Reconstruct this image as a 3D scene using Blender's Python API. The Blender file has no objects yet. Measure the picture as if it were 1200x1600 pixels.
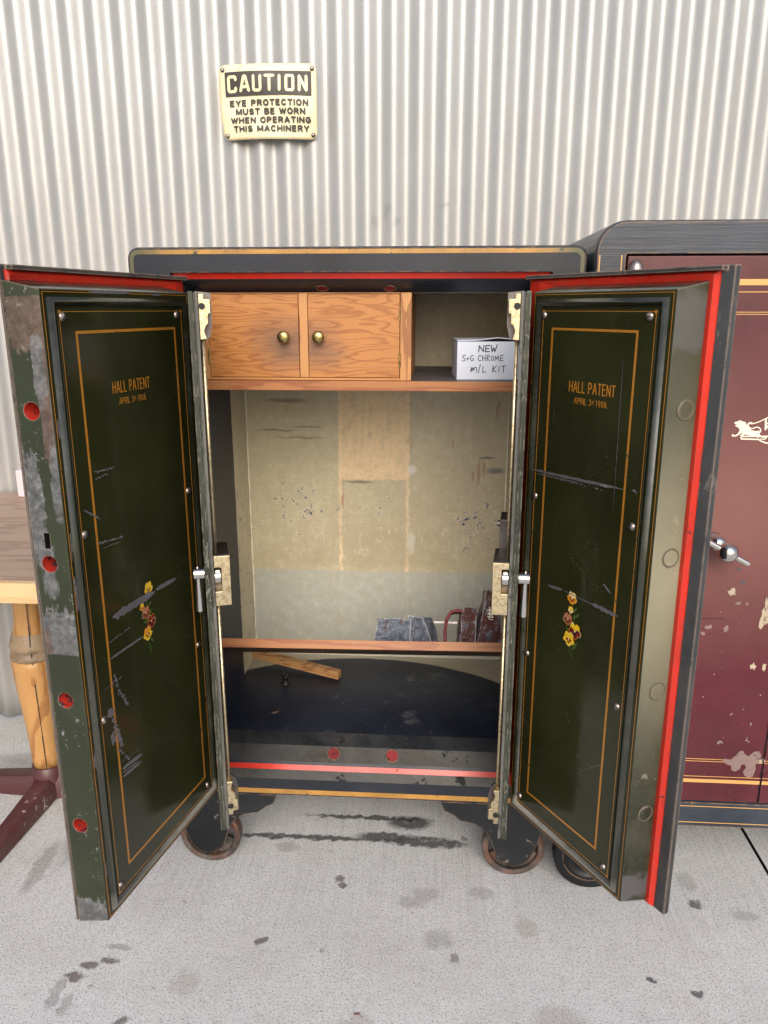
import bpy, bmesh, math, random
from mathutils import Vector, Matrix, noise as mnoise
from mathutils.geometry import tessellate_polygon
from math import sin, cos, pi, radians
random.seed(7)
S = bpy.context.scene
COL = S.collection

# ------------------------------------------------------------------ camera
cam_d = bpy.data.cameras.new('camera'); cam = bpy.data.objects.new('camera', cam_d); COL.objects.link(cam)
cam_d.sensor_fit = 'VERTICAL'; cam_d.sensor_height = 24.0; cam_d.lens = 1202 / 1600 * 24.0
cam_d.clip_start = 0.02; cam_d.clip_end = 500
cam.location = (0, 0, 1.33)
cam.rotation_euler = (radians(90 - 14.85), 0, radians(3.8))
S.camera = cam
S.render.resolution_x = 768; S.render.resolution_y = 1024

# ------------------------------------------------------------------ world + sun
SUN_EL, SUN_AZ = 32.0, 172.0        # azimuth clockwise from +Y: behind the camera, slightly right
w = bpy.data.worlds.new('World'); S.world = w; w.use_nodes = True
nt = w.node_tree; nt.nodes.clear()
sky = nt.nodes.new('ShaderNodeTexSky'); sky.sky_type = 'NISHITA'; sky.sun_disc = False
sky.sun_elevation = radians(SUN_EL); sky.sun_rotation = radians(SUN_AZ)
sky.air_density = 1.0; sky.dust_density = 4.0; sky.ozone_density = 1.0
bg = nt.nodes.new('ShaderNodeBackground'); bg.inputs[1].default_value = 0.15
wo = nt.nodes.new('ShaderNodeOutputWorld')
nt.links.new(sky.outputs[0], bg.inputs[0]); nt.links.new(bg.outputs[0], wo.inputs[0])
sd = bpy.data.lights.new('sun', 'SUN'); so = bpy.data.objects.new('sun', sd); COL.objects.link(so)
sd.energy = 1.5; sd.angle = radians(40); sd.color = (1.0, 0.99, 0.98)
az, el = radians(SUN_AZ), radians(SUN_EL)
dirv = Vector((sin(az) * cos(el), cos(az) * cos(el), sin(el)))
so.rotation_euler = dirv.to_track_quat('Z', 'Y').to_euler(); so.location = (1, -3, 4)
S.view_settings.view_transform = 'Standard'; S.view_settings.look = 'None'
S.view_settings.exposure = 0.27; S.view_settings.gamma = 1.0

# ------------------------------------------------------------------ material helpers
def srgb(r, g, b):
    f = lambda c: (c / 255 / 12.92) if c / 255 <= 0.04045 else ((c / 255 + 0.055) / 1.055) ** 2.4
    return (f(r), f(g), f(b), 1)

class NT:
    """small wrapper round a material node tree"""
    def __init__(s, name, world=False):
        s.m = bpy.data.materials.new(name); s.m.use_nodes = True; s.t = s.m.node_tree
        s.p = s.t.nodes['Principled BSDF']
        s.co = s.t.nodes.new('ShaderNodeNewGeometry').outputs['Position'] if world else s.t.nodes.new('ShaderNodeTexCoord').outputs['Object']
    def n(s, kind, **kw):
        nd = s.t.nodes.new(kind)
        for k, v in kw.items(): setattr(nd, k, v)
        return nd
    def l(s, a, b): s.t.links.new(a, b)
    def put(s, sock, v):
        if hasattr(v, 'is_output') or isinstance(v, bpy.types.NodeSocket): s.l(v, sock)
        else: sock.default_value = v
    def math(s, op, a, b=0.0, c=0.0, clamp=False):
        nd = s.n('ShaderNodeMath', operation=op, use_clamp=clamp)
        for i, v in enumerate((a, b, c)): s.put(nd.inputs[i], v)
        return nd.outputs[0]
    def mapping(s, scale=(1, 1, 1), rot=(0, 0, 0), loc=(0, 0, 0), src=None):
        nd = s.n('ShaderNodeMapping'); s.l(src or s.co, nd.inputs[0])
        nd.inputs['Scale'].default_value = scale; nd.inputs['Rotation'].default_value = rot; nd.inputs['Location'].default_value = loc
        return nd.outputs[0]
    def noise(s, scale, detail=4, rough=0.55, src=None, dist=0.0):
        nd = s.n('ShaderNodeTexNoise'); s.l(src or s.co, nd.inputs['Vector'])
        nd.inputs['Scale'].default_value = scale; nd.inputs['Detail'].default_value = detail
        nd.inputs['Roughness'].default_value = rough; nd.inputs['Distortion'].default_value = dist
        return nd.outputs[0]
    def step(s, v, a, b):
        nd = s.n('ShaderNodeMapRange', clamp=True); s.put(nd.inputs[0], v)
        nd.inputs[1].default_value = a; nd.inputs[2].default_value = b
        nd.inputs[3].default_value = 0; nd.inputs[4].default_value = 1
        return nd.outputs[0]
    def mix(s, f, a, b):
        nd = s.n('ShaderNodeMix', data_type='RGBA'); s.put(nd.inputs[0], f); s.put(nd.inputs[6], a); s.put(nd.inputs[7], b)
        return nd.outputs[2]
    def lerp(s, f, a, b):
        nd = s.n('ShaderNodeMix', data_type='FLOAT'); s.put(nd.inputs[0], f); s.put(nd.inputs[2], a); s.put(nd.inputs[3], b)
        return nd.outputs[0]
    def xyz(s, src=None):
        nd = s.n('ShaderNodeSeparateXYZ'); s.l(src or s.co, nd.inputs[0]); return nd.outputs
    def warped(s, amt, scale):
        """coordinates pushed about by noise"""
        nd = s.n('ShaderNodeTexNoise'); s.l(s.co, nd.inputs['Vector']); nd.inputs['Scale'].default_value = scale; nd.inputs['Detail'].default_value = 4
        a = s.n('ShaderNodeVectorMath', operation='SUBTRACT'); s.l(nd.outputs[1], a.inputs[0]); a.inputs[1].default_value = (.5, .5, .5)
        b = s.n('ShaderNodeVectorMath', operation='SCALE'); s.l(a.outputs[0], b.inputs[0]); b.inputs['Scale'].default_value = amt
        c = s.n('ShaderNodeVectorMath', operation='ADD'); s.l(s.co, c.inputs[0]); s.l(b.outputs[0], c.inputs[1])
        return c.outputs[0]
    def blob(s, src, c, r, soft=0.35):
        """1 inside an ellipsoid of centre c and radii r, 0 outside"""
        a = s.n('ShaderNodeVectorMath', operation='SUBTRACT'); s.l(src, a.inputs[0]); a.inputs[1].default_value = c
        b = s.n('ShaderNodeVectorMath', operation='DIVIDE'); s.l(a.outputs[0], b.inputs[0]); b.inputs[1].default_value = r
        d = s.n('ShaderNodeVectorMath', operation='LENGTH'); s.l(b.outputs[0], d.inputs[0])
        return s.math('SUBTRACT', 1.0, s.step(d.outputs['Value'], 1 - soft, 1 + soft))
    def edge(s, radius=0.004, lo=0.985, hi=0.9):
        """mask that is 1 on sharp edges (for worn corners)"""
        bv = s.n('ShaderNodeBevel'); bv.samples = 4; bv.inputs[0].default_value = radius
        g = s.n('ShaderNodeNewGeometry')
        d = s.n('ShaderNodeVectorMath', operation='DOT_PRODUCT'); s.l(bv.outputs[0], d.inputs[0]); s.l(g.outputs['Normal'], d.inputs[1])
        return s.step(d.outputs['Value'], lo, hi)
    def bump(s, h, strength=0.3, dist=0.001):
        nd = s.n('ShaderNodeBump'); s.put(nd.inputs['Height'], h); nd.inputs['Strength'].default_value = strength; nd.inputs['Distance'].default_value = dist
        s.l(nd.outputs[0], s.p.inputs['Normal']); return nd
    def out(s, color=None, rough=None, metal=None, spec=None, coat=None):
        if color is not None: s.put(s.p.inputs['Base Color'], color)
        if rough is not None: s.put(s.p.inputs['Roughness'], rough)
        if metal is not None: s.put(s.p.inputs['Metallic'], metal)
        if spec is not None: s.put(s.p.inputs['Specular IOR Level'], spec)
        if coat is not None: s.put(s.p.inputs['Coat Weight'], coat)
        return s.m

def paint(name, base, var=0.25, rough=0.3, chip=None, chip_amt=0.0, chip_scale=30, chip_stretch=(1, 1, 1), edge=0.0, edge_col=None,
          scratch=0.0, scratch_col=None, dust=0.0, dust_col=(.3, .29, .26, 1), spec=0.5, bump=0.15, brush=None, metal=0.0, blobs=()):
    k = NT(name)
    big = k.noise(3.5, 5, 0.6)
    dark = tuple(c * (1 - var) for c in base[:3]) + (1,); lite = tuple(min(1, c * (1 + var) + 0.004 * var) for c in base[:3]) + (1,)
    col = k.mix(k.step(big, .3, .7), dark, lite)
    r = k.lerp(k.step(k.noise(9, 5), .3, .7), rough * 0.8, min(1, rough * 1.3))
    h = k.noise(60, 4)
    if brush:
        bn = k.noise(14, 5, .7, src=k.mapping(scale=brush))
        col = k.mix(k.math('MULTIPLY', k.step(bn, .45, .75), .55), col, lite); h = bn
    if dust:
        dm = k.math('MULTIPLY', k.step(k.noise(6, 8, .7), .45, .75), dust)
        col = k.mix(dm, col, dust_col); r = k.lerp(dm, r, .7)
    if scratch:
        for i, (sc, ro) in enumerate((((4, 4, 160), (.0, .5, 0)), ((160, 160, 5), (.12, -.3, .2)))):
            sn = k.noise(1.0, 3, .6, src=k.mapping(scale=sc, rot=ro)); gate = k.step(k.noise(7 + i * 4, 3), .52, .62)
            sm = k.math('MULTIPLY', k.math('MULTIPLY', k.step(sn, .70, .76), gate), scratch)
            col = k.mix(sm, col, scratch_col or (.25, .25, .22, 1)); r = k.lerp(sm, r, .6)
    if chip_amt:
        cn = k.noise(chip_scale, 8, .68, src=k.mapping(scale=chip_stretch)); gate = k.noise(4.5, 4, .6)
        cm = k.step(k.math('ADD', cn, k.math('MULTIPLY', k.math('SUBTRACT', gate, .5), .55)), .66 - chip_amt * .12, .675 - chip_amt * .12)
        col = k.mix(cm, col, chip or (.2, .18, .16, 1)); r = k.lerp(cm, r, .75); h = k.math('SUBTRACT', h, k.math('MULTIPLY', cm, .8))
    wsrc = k.warped(.05, 30) if blobs else None
    for b in blobs:
        bm_ = k.blob(wsrc, b[0], b[1], b[3] if len(b) > 3 else .1)
        if len(b) > 4: bm_ = k.math('MULTIPLY', bm_, b[4])
        col = k.mix(bm_, col, b[2]); r = k.lerp(bm_, r, .6)
    if edge:
        em = k.math('MULTIPLY', k.edge(), k.step(k.noise(45, 5, .7), .62 - edge * .3, .68 - edge * .2))
        col = k.mix(em, col, edge_col or (.16, .12, .09, 1)); r = k.lerp(em, r, .7)
    k.bump(h, bump, .0015)
    return k.out(col, r, metal, spec)

M = {}
DG = (.017, .019, .0058, 1)
M['green_gloss'] = paint('dark green gloss paint', DG, .35, .13, scratch=.5, scratch_col=(.075, .075, .06, 1), chip=(.13, .13, .10, 1), chip_amt=-.75, chip_scale=120, bump=.07, dust=.22, dust_col=(.045, .045, .028, 1), spec=.38)
M['green_edge'] = paint('worn green edge paint', (.035, .045, .016, 1), .35, .28, chip=(.20, .21, .20, 1), chip_amt=.52, chip_scale=34, chip_stretch=(1, 1, .55), edge=.9, edge_col=(.24, .18, .13, 1), scratch=.5, scratch_col=(.25, .27, .24, 1), bump=.3, dust=.08, spec=.45)
M['green_plate'] = paint('scuffed green plate', (.026, .031, .018, 1), .5, .35, chip=(.17, .165, .14, 1), chip_amt=.42, chip_scale=190, chip_stretch=(1, 1, .35), edge=.5, edge_col=(.26, .24, .19, 1), bump=.4, spec=.5)
M['plate_grey'] = paint('rubbed grey plate edge', (.10, .10, .09, 1), .5, .4, chip=(.03, .03, .02, 1), chip_amt=.6, chip_scale=160, chip_stretch=(1, 1, .3), bump=.4)
M['green_painted_sheen'] = paint('worn green paint with painted sheen', (.022, .024, .013, 1), .6, .27, chip=(.13, .125, .10, 1), chip_amt=-.05, chip_scale=30, edge=.6, edge_col=(.22, .20, .15, 1), scratch=.3, dust=.55, dust_col=(.10, .095, .065, 1), bump=.12, spec=.35, blobs=[((.55, -.65, .92), (.2, .2, .24), (.20, .185, .125, 1), .95, .5), ((.55, -.65, .90), (.2, .2, .14), (.36, .33, .225, 1), .95, .5), ((.55, -.65, 1.31), (.2, .2, .04), (.09, .09, .085, 1), .2, .7), ((.55, -.65, .325), (.2, .2, .025), (.075, .07, .075, 1), .2, .9)])  # blobs paint in a bright reflection at mid height, duller at both ends
M['bead'] = paint('worn molding paint with painted sheen', (.016, .018, .010, 1), .4, .17, dust=.35, dust_col=(.12, .117, .10, 1), bump=.12, spec=.8, blobs=[((0, -.5, .318), (2, 2, .016), (.26, .25, .22, 1), .7, .6)])  # blob lightens the bottom run: sky reflection put into the colour
M['black'] = paint('blue black paint', (.016, .019, .027, 1), .3, .36, chip=(.19, .11, .06, 1), chip_amt=-.45, chip_scale=60, edge=.5, edge_col=(.24, .13, .07, 1), scratch=.35, dust=.07, dust_col=(.12, .13, .14, 1), bump=.12, spec=.32)
M['black_worn'] = paint('worn black paint', (.010, .011, .013, 1), .4, .40, chip=(.15, .12, .10, 1), chip_amt=-.15, chip_scale=40, edge=.8, edge_col=(.26, .16, .10, 1), scratch=.4, dust=.14, dust_col=(.06, .06, .06, 1), bump=.25, spec=.3)
M['slate'] = paint('brushed slate blue paint', (.020, .027, .040, 1), .45, .35, brush=(.35, .35, 11), chip=(.32, .18, .08, 1), chip_amt=-.2, chip_scale=40, edge=.9, edge_col=(.35, .2, .1, 1), dust=.15, dust_col=(.16, .18, .21, 1), bump=.55)
M['red'] = paint('bright red paint', (.50, .022, .010, 1), .25, .26, chip=(.05, .02, .015, 1), chip_amt=-.12, chip_scale=60, edge=.5, edge_col=(.16, .05, .03, 1), bump=.12, dust=.14, dust_col=(.25, .05, .04, 1), scratch=.3, scratch_col=(.12, .03, .02, 1))
M['red_dull'] = paint('dull red paint', (.17, .012, .016, 1), .4, .4, chip=(.03, .012, .016, 1), chip_amt=.45, chip_scale=70, bump=.3, spec=.15)
M['gold'] = paint('gold stripe paint', (.33, .135, .016, 1), .18, .32, chip=(.05, .05, .03, 1), chip_amt=.05, chip_scale=90, bump=.05)
M['gold_old'] = paint('tarnished gold stripe', (.40, .20, .045, 1), .35, .35, chip=(.07, .09, .06, 1), chip_amt=.42, chip_scale=26, bump=.1)
M['gold_pale'] = paint('pale gold stripe', (.62, .34, .11, 1), .1, .35, chip=(.1, .03, .03, 1), chip_amt=-.1, chip_scale=90, bump=.05)
M['flange'] = paint('worn grey black flange', (.030, .031, .033, 1), .45, .4, chip=(.11, .10, .095, 1), chip_amt=.25, chip_scale=34, chip_stretch=(1, 1, .4), edge=1, edge_col=(.30, .22, .16, 1), scratch=.5, dust=.4, dust_col=(.10, .10, .10, 1), bump=.3, spec=.4)
M['gouge'] = paint('exposed grey undercoat', (.085, .08, .088, 1), .35, .55, chip=(.17, .15, .15, 1), chip_amt=.2, chip_scale=140, bump=.6)
M['chip_tan'] = paint('bare tan filler', (.42, .34, .25, 1), .2, .7, chip=(.16, .11, .09, 1), chip_amt=.5, chip_scale=90, bump=.6)
M['chip_mauve'] = paint('mauve undercoat', (.23, .155, .14, 1), .2, .6, chip=(.11, .09, .09, 1), chip_amt=.25, chip_scale=60, bump=.5)
M['ivory_ink'] = paint('ivory emblem paint', (.78, .73, .58, 1), .05, .4, chip=(.6, .38, .16, 1), chip_amt=.1, chip_scale=80)
M['maroon'] = paint('maroon door paint', (.078, .0105, .016, 1), .3, .27, brush=(.8, .8, .06), chip=(.3, .25, .2, 1), chip_amt=-.5, chip_scale=50, edge=.4, scratch=.4, scratch_col=(.22, .14, .12, 1), dust=.2, dust_col=(.13, .045, .05, 1), bump=.2, spec=.5, blobs=[((-.15, -.3, .93), (.20, .4, .20), (.25, .11, .09, 1), .8, .6)])  # blob paints in the pinkish sheen reflected across the door's middle
M['maroon_iron'] = paint('maroon painted iron', (.075, .022, .024, 1), .3, .42, chip=(.35, .32, .3, 1), chip_amt=-.08, chip_scale=60, dust=.4, dust_col=(.15, .11, .105, 1), bump=.35)
M['grey_sheen'] = paint('grey worn threshold paint', (.013, .014, .016, 1), .5, .26, chip=(.005, .005, .006, 1), chip_amt=.35, chip_scale=14, scratch=.6, dust=.6, dust_col=(.06, .06, .056, 1), bump=.25, spec=.4)

def metal(name, col, rough, bump=.1, spots=None, amt=.3, scale=60):
    k = NT(name); c = col
    if spots: c = k.mix(k.math('MULTIPLY', k.step(k.noise(scale, 6, .7), .48, .62), amt), col, spots)
    r = k.lerp(k.noise(30, 5), rough * .7, rough * 1.4); k.bump(k.noise(120, 4), bump, .0006)
    return k.out(c, r, 1.0)
M['chrome'] = metal('polished steel', (.62, .60, .57, 1), .17, .05)
M['brass'] = metal('pale cast brass', (.66, .56, .36, 1), .40, .8, (.24, .15, .07, 1), .6, 140)
M['brass_dark'] = metal('aged brass knob', (.50, .38, .15, 1), .3, .8, (.08, .07, .04, 1), .8, 110)
M['iron'] = metal('grey steel block', (.16, .15, .15, 1), .4, .2, (.1, .06, .04, 1), .5, 40)
M['screw'] = metal('dull screw head', (.42, .36, .34, 1), .42, .4, (.15, .1, .09, 1), .5, 200)

def wheel_mat():
    k = NT('rusty cast iron wheel')
    c = k.mix(k.step(k.noise(12, 6, .7), .4, .62), (.04, .038, .038, 1), (.15, .075, .045, 1))
    c = k.mix(k.math('MULTIPLY', k.step(k.noise(26, 6, .7), .5, .7), .6), c, (.20, .18, .16, 1))
    k.bump(k.noise(50, 6, .7), .5, .002); return k.out(c, .5, 0.2)
M['wheel'] = wheel_mat()

M['hole_red'] = paint('red painted bolt hole', (.42, .03, .02, 1), .4, .35, chip=(.04, .02, .025, 1), chip_amt=.62, chip_scale=60, bump=.3)
def lock_edge():
    """left door lock edge: green paint rubbed to grey metal and brown primer in bands"""
    k = NT('rubbed green lock edge', world=True); X, Y, Z = k.xyz()
    d = k.n('ShaderNodeVectorMath', operation='DOT_PRODUCT'); k.l(k.co, d.inputs[0]); d.inputs[1].default_value = (-.975, .22, 0)
    T_ = k.math('SUBTRACT', d.outputs['Value'], .7742)          # 0 at the inner face corner, .058 at the outer side
    c = k.mix(k.step(k.noise(9, 6, .65), .3, .7), (.014, .019, .007, 1), (.025, .032, .012, 1)); r = .3
    fine = k.noise(70, 7, .78); strk = k.noise(1, 5, .75, src=k.mapping(scale=(110, 110, 16))); big = k.noise(16, 5, .7)
    def patch(z0, z1, t0, t1, fz, ft, thr=.0):
        a = k.math('MULTIPLY', k.step(Z, z0 - fz[0], z0 + fz[0] * .2), k.math('SUBTRACT', 1.0, k.step(Z, z1 - fz[1] * .2, z1 + fz[1])))
        b = k.math('MULTIPLY', k.step(T_, t0 - ft, t0 + ft), k.math('SUBTRACT', 1.0, k.step(T_, t1 - ft, t1 + ft)))
        m = k.math('MULTIPLY', a, b); m = k.math('ADD', m, k.math('MULTIPLY', k.math('SUBTRACT', k.math('ADD', strk, k.math('MULTIPLY', fine, .5)), .75), 1.7))
        return k.step(m, .52 + thr, .60 + thr)
    brown = k.mix(k.step(fine, .4, .6), (.06, .036, .026, 1), (.12, .085, .066, 1)); grey = k.mix(k.step(fine, .38, .6), (.045, .05, .052, 1), (.145, .145, .15, 1))
    for p_, cc in ((patch(1.280, 1.345, -.01, .055, (.03, .005), .004), brown), (patch(1.11, 1.33, -.01, .020, (.05, .02), .006, .05), brown), (patch(1.215, 1.285, .002, .024, (.06, .02), .006, .02), grey), (patch(1.05, 1.12, -.01, .016, (.08, .06), .006, .05), grey),
                   (patch(.97, 1.10, .030, .075, (.06, .08), .010, .02), grey), (patch(.90, .99, .020, .055, (.03, .05), .012, .15), grey), (patch(.801, .855, -.01, .08, (.002, .06), .004), grey), (patch(.80, .84, .045, .058, (.004, .03), .004, .05), brown), (patch(.28, .325, -.01, .08, (.01, .035), .004, -.05), grey), (patch(1.16, 1.2, -.02, .014, (.02, .02), .004, .1), brown)):
        c = k.mix(k.math('MULTIPLY', p_, .85), c, cc)
    ch = k.step(k.math('ADD', fine, k.math('MULTIPLY', k.math('SUBTRACT', big, .5), .5)), .635, .65); c = k.mix(ch, c, (.20, .21, .20, 1))
    c = k.mix(k.math('MULTIPLY', k.step(strk, .66, .72), .4), c, (.14, .15, .13, 1))
    e = k.math('MULTIPLY', k.edge(.003), k.step(k.noise(60, 5, .7), .38, .46)); c = k.mix(e, c, (.26, .19, .14, 1))
    k.bump(k.math('SUBTRACT', k.noise(60, 4), ch), .25, .001)
    return k.out(c, k.lerp(fine, .25, .45), 0, .5)
M['lock_edge'] = lock_edge()

def concrete():
    k = NT('concrete paving', world=True)
    wv = k.warped(.034, 48)
    c = k.mix(k.step(k.noise(1.6, 6, .6), .3, .7), (.58, .59, .605, 1), (.72, .735, .745, 1))
    c = k.mix(k.math('MULTIPLY', k.step(k.noise(5, 6, .65), .45, .75), .4), c, (.47, .44, .40, 1))
    # broom streaks running towards the wall
    br = k.noise(1, 3, .7, src=k.mapping(scale=(150, 3, 1))); gb = k.math('MULTIPLY', k.math('ADD', k.step(k.xyz()[1], 1.25, 1.6), .15), k.step(k.noise(4, 4), .3, .55))
    c = k.mix(k.math('MULTIPLY', k.math('MULTIPLY', k.step(br, .46, .75), gb), .42), c, (.24, .24, .25, 1))
    br2 = k.noise(1, 3, .7, src=k.mapping(scale=(170, 5, 1), loc=(3, 0, 0))); c = k.mix(k.math('MULTIPLY', k.math('MULTIPLY', k.step(br2, .52, .78), gb), .30), c, (.62, .62, .62, 1))
    md = k.noise(38, 6, .75); c = k.mix(k.math('MULTIPLY', k.step(md, .5, .75), .35), c, (.25, .245, .24, 1)); c = k.mix(k.math('MULTIPLY', k.step(md, .30, .46), -.22), c, (.25, .245, .24, 1))
    # aggregate speckle
    ag = k.noise(420, 2, .9); c = k.mix(k.math('MULTIPLY', k.step(ag, .58, .38), .30), c, (.20, .20, .205, 1)); ag2 = k.noise(150, 3, .9, src=k.mapping(loc=(2, 7, 0))); c = k.mix(k.math('MULTIPLY', k.step(ag2, .56, .64), .35), c, (.85, .85, .84, 1))
    sp = k.noise(230, 3, .8); c = k.mix(k.math('MULTIPLY', k.step(sp, .53, .63), .80), c, (.13, .128, .13, 1))
    sp2 = k.noise(330, 2, .8, src=k.mapping(loc=(5, 3, 1))); c = k.mix(k.math('MULTIPLY', k.step(sp2, .56, .66), .75), c, (.80, .79, .78, 1))
    # random small drips
    vo = k.n('ShaderNodeTexVoronoi'); vo.inputs['Scale'].default_value = 9; k.l(wv, vo.inputs['Vector'])
    rnd = k.xyz(vo.outputs['Color'])[0]
    dr = k.math('MULTIPLY', k.math('SUBTRACT', 1.0, k.step(vo.outputs['Distance'], .05, .085)), k.math('GREATER_THAN', rnd, .72))
    c = k.mix(k.math('MULTIPLY', dr, .62), c, (.09, .075, .07, 1))
    vo2 = k.n('ShaderNodeTexVoronoi'); vo2.inputs['Scale'].default_value = 26; k.l(wv, vo2.inputs['Vector'])
    dr2 = k.math('MULTIPLY', k.math('SUBTRACT', 1.0, k.step(vo2.outputs['Distance'], .06, .12)), k.math('GREATER_THAN', k.xyz(vo2.outputs['Color'])[1], .86))
    c = k.mix(k.math('MULTIPLY', dr2, .55), c, (.10, .10, .10, 1))
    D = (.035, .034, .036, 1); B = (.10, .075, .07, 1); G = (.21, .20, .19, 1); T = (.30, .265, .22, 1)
    stains_streaks = [((-.21, 1.555, 0), (.013, .012, 1), B), ((-.20, 1.535, 0), (.008, .008, 1), B), ((-.03, 1.49, 0), (.035, .02, 1), G),
      ((-.05, 1.775, 0), (.055, .028, 1), D), ((.0, 1.70, 0), (.10, .018, 1), D), ((-.11, 1.715, 0), (.07, .018, 1), D), ((-.16, 1.79, 0), (.16, .007, 1), D),  # long dark streaks on the ground below the safe
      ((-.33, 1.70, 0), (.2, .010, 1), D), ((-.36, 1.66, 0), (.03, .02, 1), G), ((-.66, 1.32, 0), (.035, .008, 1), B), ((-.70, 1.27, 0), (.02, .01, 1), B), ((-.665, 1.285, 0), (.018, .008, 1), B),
      ((-.72, 1.24, 0), (.02, .010, 1), B), ((-.71, 1.17, 0), (.012, .025, 1), B), ((-.74, 1.2, 0), (.012, .04, 1), B), ((-.585, 1.14, 0), (.012, .016, 1), B), ((-.53, 1.065, 0), (.014, .008, 1), B), ((-.515, 1.075, 0), (.007, .012, 1), B),
      ((-.56, 1.105, 0), (.02, .006, 1), B), ((-.49, 1.24, 0), (.028, .03, 1), T), ((-.46, 1.08, 0), (.022, .02, 1), T), ((-.36, 1.36, 0), (.012, .01, 1), B),
      ((-.13, 1.155, 0), (.035, .035, 1), T), ((-.13, 1.19, 0), (.006, .005, 1), (.16, .03, .04, 1)), ((-.02, 1.08, 0), (.027, .018, 1), (.15, .155, .17, 1)),
      ((-.075, 1.10, 0), (.009, .009, 1), B), ((.025, 1.385, 0), (.03, .028, 1), (.2, .19, .18, 1)), ((.22, 1.43, 0), (.025, .025, 1), T), ((.26, 1.20, 0), (.05, .035, 1), T),
      ((.46, 1.31, 0), (.011, .008, 1), (.04, .04, .045, 1)), ((.545, 1.28, 0), (.012, .01, 1), D), ((.62, 1.53, 0), (.016, .012, 1), (.06, .06, .065, 1)), ((.505, 1.56, 0), (.018, .02, 1), B),
      ((.205, 1.12, 0), (.006, .006, 1), (.14, .03, .035, 1)), ((.32, 1.12, 0), (.008, .009, 1), (.02, .02, .02, 1)), ((.42, 1.09, 0), (.009, .007, 1), D), ((.55, 1.2, 0), (.012, .008, 1), G),
      ((.62, 1.60, 0), (.02, .03, 1), G), ((.72, 1.5, 0), (.03, .016, 1), G), ((.06, 1.34, 0), (.012, .012, 1), G), ((-.92, 1.70, 0), (.02, .10, 1), G), ((-.95, 1.55, 0), (.02, .09, 1), B), ((-.9, 1.62, 0), (.012, .06, 1), G),
      ((-1.2, 2.0, 0), (.12, .03, 1), G), ((-1.12, 2.06, 0), (.03, .1, 1), G), ((.13, 1.53, 0), (.03, .02, 1), G), ((.0, 1.52, 0), (.03, .02, 1), G)]
    stn = k.noise(60, 5, .75)
    for ce, ra, cc in stains_streaks:
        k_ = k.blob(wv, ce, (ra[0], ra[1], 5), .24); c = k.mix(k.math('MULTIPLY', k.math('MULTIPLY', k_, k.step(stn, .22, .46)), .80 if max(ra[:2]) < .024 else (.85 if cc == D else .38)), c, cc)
    h = k.math('ADD', k.math('MULTIPLY', br, .3), k.math('ADD', sp, ag))
    k.bump(h, .45, .0014)
    return k.out(c, k.lerp(k.noise(4, 4), .75, .95), 0, .3)
M['concrete'] = concrete()

def galvanised():
    k = NT('galvanised corrugated steel', world=True)
    c = k.mix(k.step(k.noise(2.0, 5, .6), .3, .7), (.36, .362, .358, 1), (.43, .43, .42, 1))
    fine = k.noise(1, 4, .75, src=k.mapping(scale=(520, 520, 160)))
    c = k.mix(k.math('MULTIPLY', k.step(fine, .45, .75), .25), c, (.60, .60, .60, 1))
    st = k.noise(1, 4, .7, src=k.mapping(scale=(12, 1, 260))); c = k.mix(k.math('MULTIPLY', k.step(st, .55, .8), .10), c, (.42, .41, .38, 1))
    vo = k.n('ShaderNodeTexVoronoi'); vo.inputs['Scale'].default_value = 9; k.l(k.warped(.05, 20), vo.inputs['Vector'])
    dot = k.math('MULTIPLY', k.math('SUBTRACT', 1.0, k.step(vo.outputs['Distance'], .02, .035)), k.math('GREATER_THAN', k.xyz(vo.outputs['Color'])[0], .8))
    c = k.mix(k.math('MULTIPLY', dot, .7), c, (.12, .10, .08, 1))
    wv = k.warped(.03, 40)
    for ce, ra in (((-.14, 2.2, 1.585), (.012, .05, .018)), ((-.115, 2.2, 1.56), (.010, .05, .012)), ((-.175, 2.2, 1.56), (.006, .05, .02)), ((.02, 2.2, 1.60), (.014, .05, .006)), ((.12, 2.2, 1.60), (.004, .05, .02))):
        c = k.mix(k.math('MULTIPLY', k.blob(wv, ce, ra, .5), .30), c, (.12, .12, .12, 1))
    spg = k.noise(1, 3, .8, src=k.mapping(scale=(300, 300, 110)))
    k.bump(k.math('ADD', k.math('ADD', fine, k.math('MULTIPLY', st, .4)), k.math('MULTIPLY', spg, 1.3)), .42, .0008)
    return k.out(c, k.lerp(spg, .28, .48), .36)
M['galv'] = galvanised()

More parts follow.
